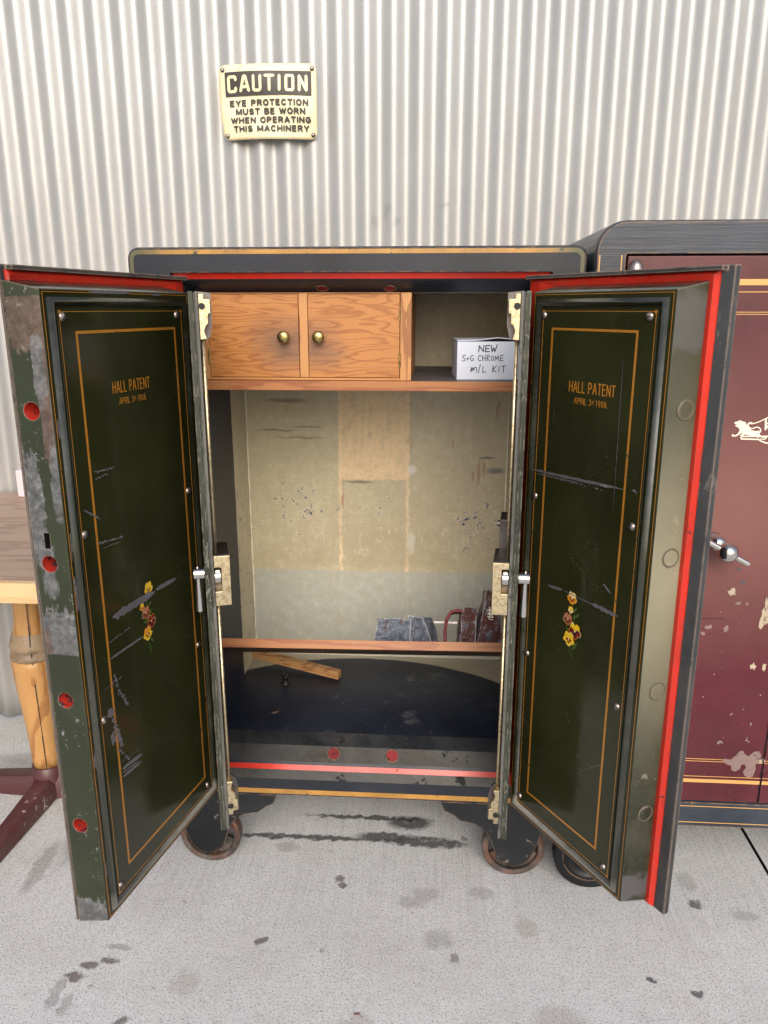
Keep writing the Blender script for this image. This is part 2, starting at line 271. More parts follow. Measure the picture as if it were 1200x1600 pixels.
def plywood(name, a, b, scale=(3, 3, 11), rings=5.0, dist=3.0, rough=.5, smudge=(), line=.5):
    k = NT(name)
    v = k.mapping(scale=scale)
    base = k.noise(1.0, 2, .5, src=v)
    wv = k.math('FRACT', k.math('MULTIPLY', k.math('ADD', base, k.math('MULTIPLY', k.noise(1.0, 3, .6, src=k.mapping(scale=(scale[0] * 5, scale[1] * 5, scale[2] * 9))), .06)), rings * dist))
    g = k.math('POWER', k.step(wv, .25, 1.0), 1.6)
    fib = k.noise(1, 4, .75, src=k.mapping(scale=(scale[0] * 9, scale[1] * 8, scale[2] * 26) if scale[2] >= scale[0] else (scale[0] * 26, scale[1] * 26, scale[2] * 9)))
    fg = k.step(fib, .30, .52)
    m = k.math('MULTIPLY', k.step(k.math('MULTIPLY', g, k.math('ADD', fg, .15)), .22, .55), line * 1.7, clamp=True)
    c = k.mix(m, a, b)
    c = k.mix(k.math('MULTIPLY', k.step(fib, .5, .8), .28), c, tuple(x * .45 for x in b[:3]) + (1,))
    c = k.mix(k.math('MULTIPLY', k.step(k.noise(5, 4), .4, .8), .35), c, tuple(x * .62 for x in a[:3]) + (1,))
    wvv = k.warped(.03, 30)
    for ce, ra, s_ in smudge: c = k.mix(k.math('MULTIPLY', k.blob(wvv, ce, ra, .9), s_), c, (.10, .07, .06, 1))
    k.bump(fib, .15, .0006)
    return k.out(c, rough, 0, .5)
WA, WB = (.45, .185, .050, 1), (.30, .10, .023, 1)
M['ply'] = plywood('varnished fir plywood', WA, WB, (2.6, 3, 20), 5.0, 3.4, .42, [((-.055, 0, .085), (.045, .5, .035), .6), ((-.04, 0, .055), (.04, .5, .03), .4), ((.02, 0, .075), (.04, .5, .035), .5), ((.05, 0, .05), (.03, .5, .02), .35)])
M['pine_v'] = plywood('varnished pine post', (.50, .24, .085, 1), (.24, .085, .025, 1), (16, 16, 1.4), 3, 3, .42)
M['pine_h'] = plywood('varnished pine rail', (.50, .22, .07, 1), (.33, .11, .03, 1), (2, 8, 14), 3, 3, .42)
M['shelf_edge'] = plywood('stained shelf edge', (.38, .155, .055, 1), (.26, .08, .03, 1), (2, 6, 30), 2, 3, .5)
M['stick'] = plywood('pine offcut', (.50, .27, .11, 1), (.27, .11, .04, 1), (5, 5, 30), 3, 3, .55)
M['table_wood'] = plywood('weathered table laminate', (.36, .25, .185, 1), (.25, .16, .115, 1), (1.2, 7, 7), 3, 3, .5, [((.36, -.3, .8), (.03, .008, .1), .8), ((.28, -.22, .8), (.05, .012, .1), .5), ((.40, -.26, .8), (.04, .012, .1), .7)])
M['table_edge'] = plywood('pale pine edging', (.66, .47, .25, 1), (.52, .31, .13, 1), (2.5, 4, 18), 2, 3, .5, line=.3)
M['leg_wood'] = plywood('amber turned maple', (.52, .28, .095, 1), (.33, .14, .04, 1), (9, 9, 2.4), 3, 2.6, .4, [((0, 0, .2), (.2, .2, .16), .12)])
M['leg_scuff'] = plywood('scuffed maple ring', (.33, .24, .15, 1), (.2, .14, .09, 1), (8, 8, 8), 2, 2.2, .5)

def interior_back():
    k = NT('aged beige lining paint', world=True); X, Y, Z = k.xyz()
    c = k.mix(k.step(k.noise(4, 6, .6), .3, .7), (.47, .42, .285, 1), (.60, .535, .375, 1))
    # tan centre patch left by a removed divider
    wv = k.warped(.012, 40); wx, wy, wz = k.xyz(wv)
    def band(v, a, b): return k.math('MULTIPLY', k.step(v, a, a + .002), k.math('SUBTRACT', 1.0, k.step(v, b, b + .002)))
    patch = k.math('MULTIPLY', band(X, -.259, -.068), k.step(wz, .874, .878))
    c = k.mix(k.math('MULTIPLY', patch, .9), c, (.84, .63, .37, 1))
    for x0 in (-.262, -.077): c = k.mix(k.math('MULTIPLY', k.math('MULTIPLY', band(wx, x0, x0 + .009), k.step(k.noise(30, 5, .7), .25, .5)), .8), c, (.84, .66, .41, 1))
    # cleaner grey-green paint below the old shelf line
    low = k.math('SUBTRACT', 1.0, k.step(Z, .611, .613)); c = k.mix(k.math('MULTIPLY', low, .85), c, (.44, .465, .42, 1))
    # grime above the line
    gr = k.math('MULTIPLY', k.step(k.noise(2.2, 6, .65), .42, .7), k.math('MULTIPLY', k.step(Z, .61, .64), k.math('SUBTRACT', 1.0, k.step(Z, .8, .98))))
    c = k.mix(k.math('MULTIPLY', gr, .75), c, (.33, .255, .17, 1))
    streak = k.noise(1, 4, .7, src=k.mapping(scale=(70, 70, 5))); c = k.mix(k.math('MULTIPLY', k.step(streak, .5, .8), .40), c, (.46, .39, .27, 1))
    zone = k.math('MULTIPLY', k.math('ADD', k.math('ADD', k.blob(wv, (-.385, 2.05, .835), (.10, 1, .10), .7), k.blob(wv, (-.15, 2.05, .83), (.075, 1, .09), .7)), k.math('ADD', k.blob(wv, (.13, 2.05, .79), (.07, 1, .09), .7), k.math('MULTIPLY', k.step(Z, .60, .66), k.math('MULTIPLY', k.math('SUBTRACT', 1.0, k.step(Z, .66, .90)), .75)))), .8)
    zn = k.math('ADD', k.math('ADD', k.math('MULTIPLY', zone, .13), k.math('MULTIPLY', k.math('SUBTRACT', k.noise(5.5, 3, .6), .5), .12)), -.028)
    tx = k.noise(38, 7, .75); c = k.mix(k.math('MULTIPLY', k.step(tx, .48, .7), .45), c, (.40, .33, .22, 1)); c = k.mix(k.math('MULTIPLY', k.step(tx, .46, .3), .35), c, (.80, .74, .57, 1))
    vs = k.noise(1, 5, .8, src=k.mapping(scale=(120, 120, 14))); c = k.mix(k.math('MULTIPLY', k.math('MULTIPLY', k.step(vs, .58, .66), k.step(Z, .6, .68)), k.math('SUBTRACT', .6, k.step(Z, .75, .95))), c, (.85, .80, .66, 1), )
    pep = k.step(k.noise(120, 4, .8), .70, .72); c = k.mix(k.math('MULTIPLY', pep, .7), c, (.10, .09, .08, 1))
    ch = k.math('ADD', k.noise(70, 6, .78), zn)
    c = k.mix(k.step(ch, .655, .665), c, (.86, .80, .64, 1)); c = k.mix(k.step(ch, .675, .685), c, (.045, .055, .10, 1))
    rd = k.math('MULTIPLY', k.step(k.noise(1, 4, .6, src=k.mapping(scale=(40, 40, 9), rot=(0, .35, 0))), .62, .7), k.step(k.noise(5, 2), .52, .6))
    c = k.mix(k.math('MULTIPLY', rd, .5), c, (.26, .09, .06, 1))
    for ce, ra, cc in (((-.205, 2.05, .87), (.035, 1, .004), (.12, .1, .07, 1)), ((.12, 2.05, .90), (.004, 1, .03), (.36, .18, .13, 1)), ((.135, 2.05, .91), (.003, 1, .02), (.36, .18, .13, 1)), ((.105, 2.05, .89), (.003, 1, .016), (.36, .18, .13, 1)), ((-.25, 2.05, .82), (.004, 1, .02), (.42, .20, .14, 1)), ((-.40, 2.05, 1.09), (.05, 1, .006), (.2, .16, .1, 1)), ((.14, 2.05, .94), (.022, 1, .003), (.05, .06, .09, 1)), ((.165, 2.05, .905), (.02, 1, .008), (.08, .1, .15, 1)), ((-.06, 2.05, .905), (.012, 1, .012), (.72, .71, .66, 1)), ((-.06, 2.05, .70), (.010, 1, .03), (.62, .60, .52, 1)),
                       ((-.43, 2.05, 1.01), (.05, 1, .002), (.14, .11, .07, 1)), ((-.34, 2.05, 1.02), (.04, 1, .0015), (.14, .11, .07, 1)), ((-.36, 2.05, .99), (.06, 1, .003), (.25, .2, .13, 1)), ((.09, 2.05, 1.245), (.006, 1, .008), (.04, .04, .03, 1))):
        c = k.mix(k.math('MULTIPLY', k.blob(wv, ce, ra, .4), .7), c, cc)
    e = k.edge(.006, .98, .85); c = k.mix(k.math('MULTIPLY', e, k.step(k.noise(20, 5), .35, .5)), c, (.76, .72, .58, 1))
    k.bump(k.math('SUBTRACT', k.noise(80, 4), k.step(ch, .655, .67)), .2, .001)
    return k.out(c, k.lerp(k.noise(5, 4), .26, .42), 0, .5)
M['beige'] = interior_back()

M['ridge'] = paint('thick cream paint ridge', (.82, .77, .62, 1), .1, .4, chip=(.05, .06, .09, 1), chip_amt=.1, chip_scale=40)
def lined(name, kind):
    k = NT(name, world=True); X, Y, Z = k.xyz()
    dark = k.mix(k.step(k.noise(5, 6, .6), .3, .7), (.009, .0115, .021, 1), (.021, .026, .042, 1))
    dark = k.mix(k.math('MULTIPLY', k.step(k.noise(1, 5, .7, src=k.mapping(scale=(8, 8, 60), rot=(.5, .4, 0))), .6, .68), .30), dark, (.16, .17, .18, 1))
    bei = k.mix(k.step(k.noise(8, 6, .6), .3, .7), (.52, .46, .33, 1), (.66, .59, .43, 1))
    wv = k.warped(.01, 25); wx, wy, wz = k.xyz(wv)
    if kind == 'side':
        ch = k.math('MULTIPLY', k.step(k.noise(45, 6, .75), .60, .62), k.math('SUBTRACT', 1.0, k.step(Z, .85, .95)))
        bei = k.mix(ch, bei, (.06, .065, .10, 1)); c = k.mix(k.step(wy, 1.904, 1.908), dark, bei)
    else:
        # rounded dark patch on the lining floor
        d = k.n('ShaderNodeVectorMath', operation='MULTIPLY'); k.l(wv, d.inputs[0]); d.inputs[1].default_value = (1, 1, 0)
        m = k.blob(d.outputs[0], (-.185, 1.60, 0), (.52, .43, 5), .006)
        dark = k.mix(k.step(k.noise(120, 3, .8), .66, .7), dark, (.2, .2, .2, 1))
        c = k.mix(m, k.mix(.55, bei, (.2, .18, .15, 1)), dark)
    k.bump(k.noise(50, 5), .2, .001)
    return k.out(c, .45, 0, .28)
M['lin_side'] = lined('lining side paint', 'side'); M['lin_floor'] = lined('lining floor paint', 'floor')

def simple(name, col, rough=.5, var=.1, bump=.1, scale=20, metal_=0, spec=.5):
    k = NT(name); d = tuple(c * (1 - var) for c in col[:3]) + (1,)
    k.bump(k.noise(scale * 5, 4), bump, .001)
    return k.out(k.mix(k.noise(scale, 5), d, col), rough, metal_, spec)
M['lin_top'] = simple('lining ceiling', (.5, .45, .33, 1), .5)
M['shelf_top'] = paint('scuffed grey shelf paint', (.085, .075, .078, 1), .3, .5, dust=.5, dust_col=(.17, .15, .14, 1), scratch=.4)
M['brown'] = simple('dark brown underside', (.085, .05, .032, 1), .5, .4)
M['carton'] = simple('white cardboard', (.60, .645, .74, 1), .6, .06, .2)
M['kraft'] = simple('raw cardboard edge', (.30, .24, .18, 1), .8)
M['ink'] = simple('black marker ink', (.012, .012, .014, 1), .4)
M['dark'] = simple('dark cavity', (.006, .006, .007, 1), .6)
M['pinkwhite'] = simple('pale pinkish plastic', (.68, .56, .60, 1), .45, .06)
M['sign'] = paint('ageing cream enamel', (.80, .72, .47, 1), .04, .38, blobs=[((-.13, 0, .09), (.02, .3, .09), (.55, .32, .09, 1), .9, .25), ((.13, 0, .09), (.018, .3, .09), (.60, .38, .12, 1), .9, .25), ((0, 0, -.004), (.14, .3, .012), (.55, .32, .1, 1), .9, .25), ((-.07, 0, .172), (.006, .3, .004), (.5, .3, .1, 1), .4, .5)], dust=.0, bump=.05)
M['sign_black'] = paint('faded black enamel', (.036, .032, .026, 1), .3, .5, chip=(.35, .28, .15, 1), chip_amt=-.2, chip_scale=140)
M['sign_cream'] = simple('cream lettering', (.84, .72, .42, 1), .4, .05)
def scrapmat(name, thr, off):
    k = NT(name)
    c = k.mix(k.step(k.noise(19, 7, .75, src=k.mapping(loc=(off, 0, off))), thr, thr + .02), k.mix(k.step(k.noise(60, 6, .75), .35, .65), (.018, .026, .048, 1), (.21, .24, .30, 1)), (.10, .028, .020, 1))
    c = k.mix(k.math('MULTIPLY', k.step(k.noise(44, 8, .8), .54, .60), .7), c, (.26, .27, .30, 1)); c = k.mix(k.step(k.noise(62, 7, .85, src=k.mapping(loc=(3, 1, 2), scale=(1, 1, 2.2))), .60, .62), c, (.60, .61, .62, 1))
    c = k.mix(k.math('MULTIPLY', k.edge(.005), k.step(k.noise(50, 5, .8), .4, .5)), c, (.62, .62, .64, 1))
    k.bump(k.noise(45, 8, .85), 1.0, .006); return k.out(c, .38)
M['scrap'] = scrapmat('peeling blue grey scrap paint', .56, 0); M['scrap_red'] = scrapmat('peeling maroon scrap paint', .42, 4)
for n_, c_ in (('f_yellow', (.75, .50, .02, 1)), ('f_orange', (.62, .25, .015, 1)), ('f_maroon', (.16, .012, .014, 1)), ('f_brown', (.20, .07, .035, 1)), ('f_rose', (.36, .14, .10, 1)),
               ('f_green', (.055, .11, .02, 1)), ('f_dark', (.03, .008, .006, 1)), ('f_cream', (.75, .60, .30, 1))):
    M[n_] = simple('flower ' + n_[2:] + ' paint', c_, .3, .35, .05, 160)

# ------------------------------------------------------------------ object helpers
def tag(o, label=None, cat=None, group=None, kind=None):
    if label: o['label'] = label
    if cat: o['category'] = cat
    if group: o['group'] = group
    if kind: o['kind'] = kind
    return o
WL = {}
def thing(name, label, cat, loc=(0, 0, 0), group=None):
    o = bpy.data.objects.new(name, None); COL.objects.link(o); o.location = loc; o.empty_display_size = .1
    WL[o.name] = Vector(loc); return tag(o, label, cat, group)
def obj(name, bm, mats, parent=None, smooth=False, bevel=0, label=None, loc=None, segs=2, normals=True):
    """link one mesh given in world coordinates as ONE object; a child keeps its parent's origin"""
    if normals: bmesh.ops.recalc_face_normals(bm, faces=bm.faces)
    base = WL[parent.name] if parent else Vector(loc or (0, 0, 0))
    bmesh.ops.translate(bm, vec=-base, verts=bm.verts)
    me = bpy.data.meshes.new(name); bm.to_mesh(me); bm.free()
    for m_ in (mats if isinstance(mats, (list, tuple)) else [mats]): me.materials.append(m_)
    if smooth: me.shade_smooth()
    o = bpy.data.objects.new(name, me); COL.objects.link(o)
    if parent: o.parent = parent
    else: o.location = base
    WL[o.name] = base
    if bevel:
        b = o.modifiers.new('bevel', 'BEVEL'); b.width = bevel; b.segments = segs; b.limit_method = 'ANGLE'; b.angle_limit = radians(40)
        me.shade_smooth(); 
        b.harden_normals = True
    if label: o['label'] = label
    return o
B = bmesh.new
ident = lambda a, b, c: Vector((a, b, c))
def box(bm, x0, x1, y0, y1, z0, z1, F=ident, mi=0):
    vs = [bm.verts.new(F(x, y, z)) for x in (x0, x1) for y in (y0, y1) for z in (z0, z1)]
    for f in ((0, 1, 3, 2), (4, 6, 7, 5), (0, 4, 5, 1), (2, 3, 7, 6), (0, 2, 6, 4), (1, 5, 7, 3)):
        bm.faces.new([vs[i] for i in f]).material_index = mi
    return bm
def prism(bm, pts, t0, t1, F=ident, mi=0):
    """polygon pts (a, z) extruded from t0 to t1 along the middle axis"""
    A = [bm.verts.new(F(a, t0, z)) for a, z in pts]; C = [bm.verts.new(F(a, t1, z)) for a, z in pts]; n = len(pts)
    bm.faces.new(A).material_index = mi; bm.faces.new(C[::-1]).material_index = mi
    for i in range(n): bm.faces.new((A[i], A[(i + 1) % n], C[(i + 1) % n], C[i])).material_index = mi
    return bm
def rrect(x0, x1, z0, z1, r, k=6):
    out = []
    for cx, cz, a0 in ((x1 - r, z1 - r, 0), (x0 + r, z1 - r, 90), (x0 + r, z0 + r, 180), (x1 - r, z0 + r, 270)):
        for i in range(k + 1):
            a = radians(a0 + 90 * i / k); out.append((cx + r * cos(a), cz + r * sin(a)))
    return out
def loft(bm, rings, F=ident, mis=None, cap0=None, cap1=None, closed=False):
    """rings = list of (pts, t); mis = material index per band"""
    V = [[bm.verts.new(F(a, t, z)) for a, z in pts] for pts, t in rings]; n = len(V[0])
    pairs = list(zip(V, V[1:])) + ([(V[-1], V[0])] if closed else [])
    for j, (A, C) in enumerate(pairs):
        for i in range(n):
            f = bm.faces.new((A[i], A[(i + 1) % n], C[(i + 1) % n], C[i]))
            mi = mis[j] if mis else 0
            f.material_index = mi(i, f) if callable(mi) else mi
    if cap0 is not None: bm.faces.new(V[0]).material_index = cap0
    if cap1 is not None: bm.faces.new(V[-1][::-1]).material_index = cap1
    return bm
def rect(a0, a1, z0, z1): return [(a0, z0), (a1, z0), (a1, z1), (a0, z1)]
def frame_strip(bm, a0, a1, z0, z1, w_, t0, t1, F=ident):
    """rectangular picture-frame ribbon of width w_"""
    o_, i_ = rect(a0, a1, z0, z1), rect(a0 + w_, a1 - w_, z0 + w_, z1 - w_)
    return loft(bm, [(o_, t0), (o_, t1), (i_, t1), (i_, t0)], F, closed=True)
def bead_frame(bm, a0, a1, z0, z1, w_, h, F=ident, n=6, t0=0.0):
    """half-round bead running round a rectangle, rising h towards -t"""
    R = []
    for i in range(n + 1):
        q = i / n; d = w_ * q; R.append((rect(a0 + d, a1 - d, z0 + d, z1 - d), t0 - h * sin(pi * q)))
    return loft(bm, R, F)
def lathe(bm, prof, org, axis=(0, 0, 1), n=32, mis=None):
    """prof = [(r, h)] turned about axis through org"""
    ax = Vector(axis).normalized(); u = ax.orthogonal().normalized(); v = ax.cross(u); org = Vector(org); R = []
    for r, h in prof:
        if r < 1e-6: R.append([bm.verts.new(org + ax * h)])
        else: R.append([bm.verts.new(org + ax * h + (u * cos(2 * pi * i / n) + v * sin(2 * pi * i / n)) * r) for i in range(n)])
    for j, (A, C) in enumerate(zip(R, R[1:])):
        for i in range(n):
            k = (i + 1) % n
            if len(A) == 1 and len(C) == 1: continue
            if len(A) == 1: f = bm.faces.new((A[0], C[k], C[i]))
            elif len(C) == 1: f = bm.faces.new((A[i], A[k], C[0]))
            else: f = bm.faces.new((A[i], A[k], C[k], C[i]))
            if mis: f.material_index = mis[j]
    return bm
def cyl(bm, p0, p1, r0, r1=None, n=24):
    p0, p1 = Vector(p0), Vector(p1); L = (p1 - p0).length; r1 = r0 if r1 is None else r1
    return lathe(bm, [(0, 0), (r0, 0), (r1, L), (0, L)], p0, p1 - p0, n)
def ball(bm, c, r, sc=(1, 1, 1), n=24):
    m = Matrix.Translation(Vector(c)) @ Matrix.Diagonal((*sc, 1)); bmesh.ops.create_uvsphere(bm, u_segments=n, v_segments=n // 2, radius=r, matrix=m); return bm
def flat(bm, pts, F, t, mi=0, jit=0):
    """flat filled polygon decal pts (a, z) at offset t"""
    if jit: pts = [(a + random.uniform(-jit, jit), z + random.uniform(-jit, jit)) for a, z in pts]
    vs = [bm.verts.new(F(a, t, z)) for a, z in pts]
    if len(pts) <= 8: bm.faces.new(vs).material_index = mi
    else:
        for tri in tessellate_polygon([[Vector((a, z, 0)) for a, z in pts]]): bm.faces.new([vs[i] for i in tri]).material_index = mi
    return bm
def blotch(cx, cz, ra, rz, n=26, rough=.25, seed=0, rot=0):
    out = []
    for i in range(n):
        a = 2 * pi * i / n; k = 1 + rough * 2 * mnoise.noise(Vector((cos(a) * 1.6 + seed, sin(a) * 1.6, seed * .7))) + rough * .7 * mnoise.noise(Vector((cos(a) * 5 + seed, sin(a) * 5, 3)))
        x, z = ra * k * cos(a), rz * k * sin(a); out.append((cx + x * cos(rot) - z * sin(rot), cz + x * sin(rot) + z * cos(rot)))
    return out
def streak(a0, z0, a1, z1, w_, n=22, seed=0, rough=.35, wf=None):
    """irregular ribbon from point to point (a gouge)"""
    d = Vector((a1 - a0, z1 - z0)); L = d.length; d /= L; nn = Vector((-d.y, d.x)); up, dn = [], []
    for i in range(n + 1):
        q = i / n; ww = (wf(q) if wf else (min(1, q * 9, (1 - q) * 6) * .9 + .1)) * w_ / 2
        e1 = 1 + rough * 2 * mnoise.noise(Vector((q * 14, seed, 0))); e2 = 1 + rough * 2 * mnoise.noise(Vector((q * 14, seed, 9)))
        c = Vector((a0, z0)) + d * (L * q); up.append(tuple(c + nn * ww * e1)); dn.append(tuple(c - nn * ww * e2))
    return up + dn[::-1]
def ribbon(bm, pts, w_, F, t, mi=0, eps=2e-5, cnt=[0], n=8):
    """pen stroke: quads plus round joints, each lifted a hair above the last"""
    sgn = 1 if t >= 0 else -1
    for i, (p, q) in enumerate(zip(pts, pts[1:])):
        p, q = Vector(p), Vector(q); d = (q - p)
        if d.length < 1e-7: continue
        d.normalize(); nn = Vector((-d.y, d.x)) * w_ / 2; cnt[0] = (cnt[0] + 1) % 12; tt = t + sgn * cnt[0] * eps
        flat(bm, [tuple(p + nn), tuple(q + nn), tuple(q - nn), tuple(p - nn)], F, tt, mi)
    for p in pts:
        cnt[0] = (cnt[0] + 1) % 12; tt = t + sgn * (cnt[0] * eps + eps * .5)
        flat(bm, [(p[0] + cos(2 * pi * i / n) * w_ / 2, p[1] + sin(2 * pi * i / n) * w_ / 2) for i in range(n)], F, tt, mi)
    return bm
def text_mesh(bm, body, size, F, t, ax, az, sx=1.0, bold=0.0, align='CENTER', space=1.0, width=None, dirx=1, post=None):
    """lettering laid on plane frame F(a, t, z) round the point (ax, az)"""
    cu = bpy.data.curves.new('tmp', 'FONT'); cu.body = body; cu.size = size; cu.align_x = align; cu.offset = bold; cu.space_character = space; cu.resolution_u = 3
    o = bpy.data.objects.new('tmp', cu); COL.objects.link(o); dg = bpy.context.evaluated_depsgraph_get(); me = bpy.data.meshes.new_from_object(o.evaluated_get(dg))
    xs = [v.co.x for v in me.vertices]; k = sx
    if width: k = width / (max(xs) - min(xs))
    mid = (max(xs) + min(xs)) / 2
    vs = []
    for v in me.vertices:
        a, z = (v.co.x - mid) * k * dirx + ax, v.co.y + az
        if post: a, z = post(a, z)
        vs.append(bm.verts.new(F(a, t, z)))
    for p in me.polygons:
        try: bm.faces.new([vs[i] for i in p.vertices])
        except ValueError: pass
    bpy.data.objects.remove(o); bpy.data.curves.remove(cu); bpy.data.meshes.remove(me)
    return bm

# plain block capitals drawn as pen strokes in a unit box
def arc(cx, cy, rx, ry, a0, a1, n=7): return [(cx + rx * cos(radians(a0 + (a1 - a0) * i / n)), cy + ry * sin(radians(a0 + (a1 - a0) * i / n))) for i in range(n + 1)]
FONT = {'A': ([[(0, 0), (.46, 1), (.54, 1), (1, 0)], [(.2, .33), (.8, .33)]], 1.0), 'B': ([[(.5, .53), (0, .53), (0, 1), (.5, 1)] + arc(.55, .765, .35, .235, 90, -90) + [(.5, .53)], [(0, .53), (0, 0), (.55, 0)] + arc(.6, .265, .38, .265, -90, 90) + [(.5, .53)]], .9),
    'C': ([arc(.5, .5, .5, .5, 45, 315, 12)], .92), 'D': ([[(0, 0), (0, 1), (.4, 1)] + arc(.4, .5, .55, .5, 90, -90, 8) + [(0, 0)]], .9), 'E': ([[(.9, 1), (0, 1), (0, 0), (.92, 0)], [(0, .52), (.82, .52)]], .78), 'G': ([arc(.5, .5, .5, .5, 50, 340, 12) + [(1, .48), (.55, .48)]], .98),
    'H': ([[(0, 0), (0, 1)], [(1, 0), (1, 1)], [(0, .52), (1, .52)]], .9), 'I': ([[(0, 0), (0, 1)]], 0.0), 'L': ([[(0, 1), (0, 0), (.9, 0)]], .72), 'M': ([[(0, 0), (0, 1), (.5, .12), (1, 1), (1, 0)]], 1.12), 'N': ([[(0, 0), (0, 1), (1, 0), (1, 1)]], .92),
    'O': ([arc(.5, .5, .5, .5, 90, 450, 14)], 1.0), 'P': ([[(0, 0), (0, 1), (.5, 1)] + arc(.55, .73, .40, .27, 90, -90) + [(0, .46)]], .85), 'R': ([[(0, 0), (0, 1), (.5, 1)] + arc(.55, .74, .38, .26, 90, -90) + [(0, .48)], [(.52, .48), (.95, 0)]], .9),
    'S': ([arc(.5, .74, .44, .26, 30, 265, 8) + arc(.5, .26, .46, .25, 85, -150, 8)], .88), 'T': ([[(0, 1), (1, 1)], [(.5, 1), (.5, 0)]], .86), 'U': ([[(0, 1), (0, .35)] + arc(.5, .35, .5, .35, 180, 360, 8) + [(1, 1)]], .9), 'W': ([[(0, 1), (.25, 0), (.5, .9), (.75, 0), (1, 1)]], 1.35),
    'Y': ([[(0, 1), (.5, .45), (1, 1)], [(.5, .45), (.5, 0)]], .92), '3': ([arc(.48, .75, .42, .25, 150, -80, 7) + arc(.48, .27, .46, .27, 80, -150, 8)], .78), '1': ([[(.0, .8), (.35, 1), (.35, 0)]], .45), '9': ([arc(.5, .68, .42, .32, 0, 360, 10), [(.92, .68), (.88, .35), (.65, 0), (.3, .02)]], .8),
    '0': ([arc(.5, .5, .45, .5, 90, 450, 12)], .82), '6': ([arc(.5, .31, .42, .31, 0, 360, 10), [(.08, .31), (.14, .68), (.42, 1), (.7, .97)]], .8), '.': ([[(0, 0), (.02, 0)]], .05), ' ': ([], .28), 'd': ([arc(.45, .3, .4, .3, 0, 360, 8), [(.9, 1), (.9, 0)]], .62)}
def stroke_text(bm, txt, F, t, ac, z0, h, width, w_, dirx=1, gap=None, small={}):
    gap = gap if gap is not None else w_ / h * 1.0 + .20
    tot = sum(FONT[c][1] for c in txt) + gap * (len(txt) - 1); k = (width - w_) / tot; x = -(width - w_) / 2
    for c in txt:
        st, adv = FONT[c]; hh = h - w_; zo = z0 + w_ / 2; ww = adv * k if adv else k
        if c == 'd': hh *= .55; zo += h * .38
        for s_ in st:
            pts = []
            for p, q in zip(s_, s_[1:]):
                n_ = 2 if math.dist(p, q) > .5 else 1
                pts += [(p[0] + (q[0] - p[0]) * i / n_, p[1] + (q[1] - p[1]) * i / n_) for i in range(n_)]
            pts.append(s_[-1]); ribbon(bm, [(ac + dirx * (x + p[0] * ww), zo + p[1] * hh) for p in pts], w_ * (.6 if c == 'd' else 1), F, t, n=6)
        if c == 'd': ribbon(bm, [(ac + dirx * x, z0 + h * .24), (ac + dirx * (x + ww), z0 + h * .24)], w_ * .5, F, t, n=6)
        x += (adv + gap) * k
# ------------------------------------------------------------------ ground
bm = B()
G0, G1, JX = -60, 60, .828
def gquad(x0, x1, y0, y1, z=0, mi=0):
    bm.faces.new([bm.verts.new((x, y, z)) for x, y in ((x0, y0), (x1, y0), (x1, y1), (x0, y1))]).material_index = mi
# joint running towards the wall: a real groove
bm2 = bm
pts = [(-60, 0), (JX - .004, 0), (JX - .003, -.012), (JX + .003, -.012), (JX + .004, 0), (60, 0)]
L1 = [bm.verts.new((x, -60, z)) for x, z in pts]; L2 = [bm.verts.new((x, 60, z)) for x, z in pts]
for i in range(len(pts) - 1): bm.faces.new((L1[i], L1[i + 1], L2[i + 1], L2[i])).material_index = 1 if 0 < i < 4 else 0
g = obj('ground', bm, [M['concrete'], M['dark']]); tag(g, 'pale grey stained concrete paving with a joint at the right', kind='structure')

# ------------------------------------------------------------------ corrugated wall
wall = thing('corrugated_wall', 'pale galvanised corrugated steel wall behind both safes', 'wall', (0, 2.225, 0))
PER, AMP = .0715, .0085
def sheet(x0, x1, yoff, z0=.006, z1=4.2):
    bm = B(); n = int((x1 - x0) / PER * 14); R = []
    for z in [z0 + (z1 - z0) * q / 40 for q in range(41)]:
        R.append([bm.verts.new((x0 + (x1 - x0) * i / n, 2.232 + yoff + AMP * cos(2 * pi * ((x0 + (x1 - x0) * i / n) + .016) / PER) + .0022 * mnoise.noise(Vector(((x0 + (x1 - x0) * i / n) * 3.2, z * 2.4, yoff))) + .0007 * mnoise.noise(Vector(((x0 + (x1 - x0) * i / n) * 14, z * 7, 3))), z)) for i in range(n + 1)])
    for A, C in zip(R, R[1:]):
        for i in range(n): bm.faces.new((A[i], A[i + 1], C[i + 1], C[i]))
    o = obj('corrugated_sheet', bm, M['galv'], wall, smooth=True, normals=False)
    s_ = o.modifiers.new('s', 'SOLIDIFY'); s_.thickness = .0009; s_.offset = 1
    return o
sheet(-4.2, -1.655, 0); sheet(-1.72, 1.63, .0012); sheet(1.56, 4.6, 0)

# ------------------------------------------------------------------ caution sign
SX0, SX1, SZ0, SZ1, SY = -.5775, -.3245, 1.762, 1.943, 2.213
sign = thing('caution_sign', 'cream metal caution sign screwed to the corrugated wall', 'sign', ((SX0 + SX1) / 2, SY, SZ0))
def FS(a, t, z):
    """bowed face of the sign; a across, z up"""
    u = (a - (SX0 + SX1) / 2) / ((SX1 - SX0) / 2); v = (z - (SZ0 + SZ1) / 2) / ((SZ1 - SZ0) / 2)
    aa = a - .0035 * (1 - v * v) * (1 if u < 0 else -.4) * abs(u) ** 3 + (.004 * (-v) if u < -.6 else 0) * (abs(u) - .6) * 2.5
    return Vector((aa, SY - .009 * (1 - u * u) + .004 * v * v - .002 * sin(v * 4 + u * 3) - .003 + t, z + .002 * (1 - u * u)))
bm = B(); out = rrect(SX0, SX1, SZ0, SZ1, .016, 5)
nx, nz = 30, 22; gv = {}
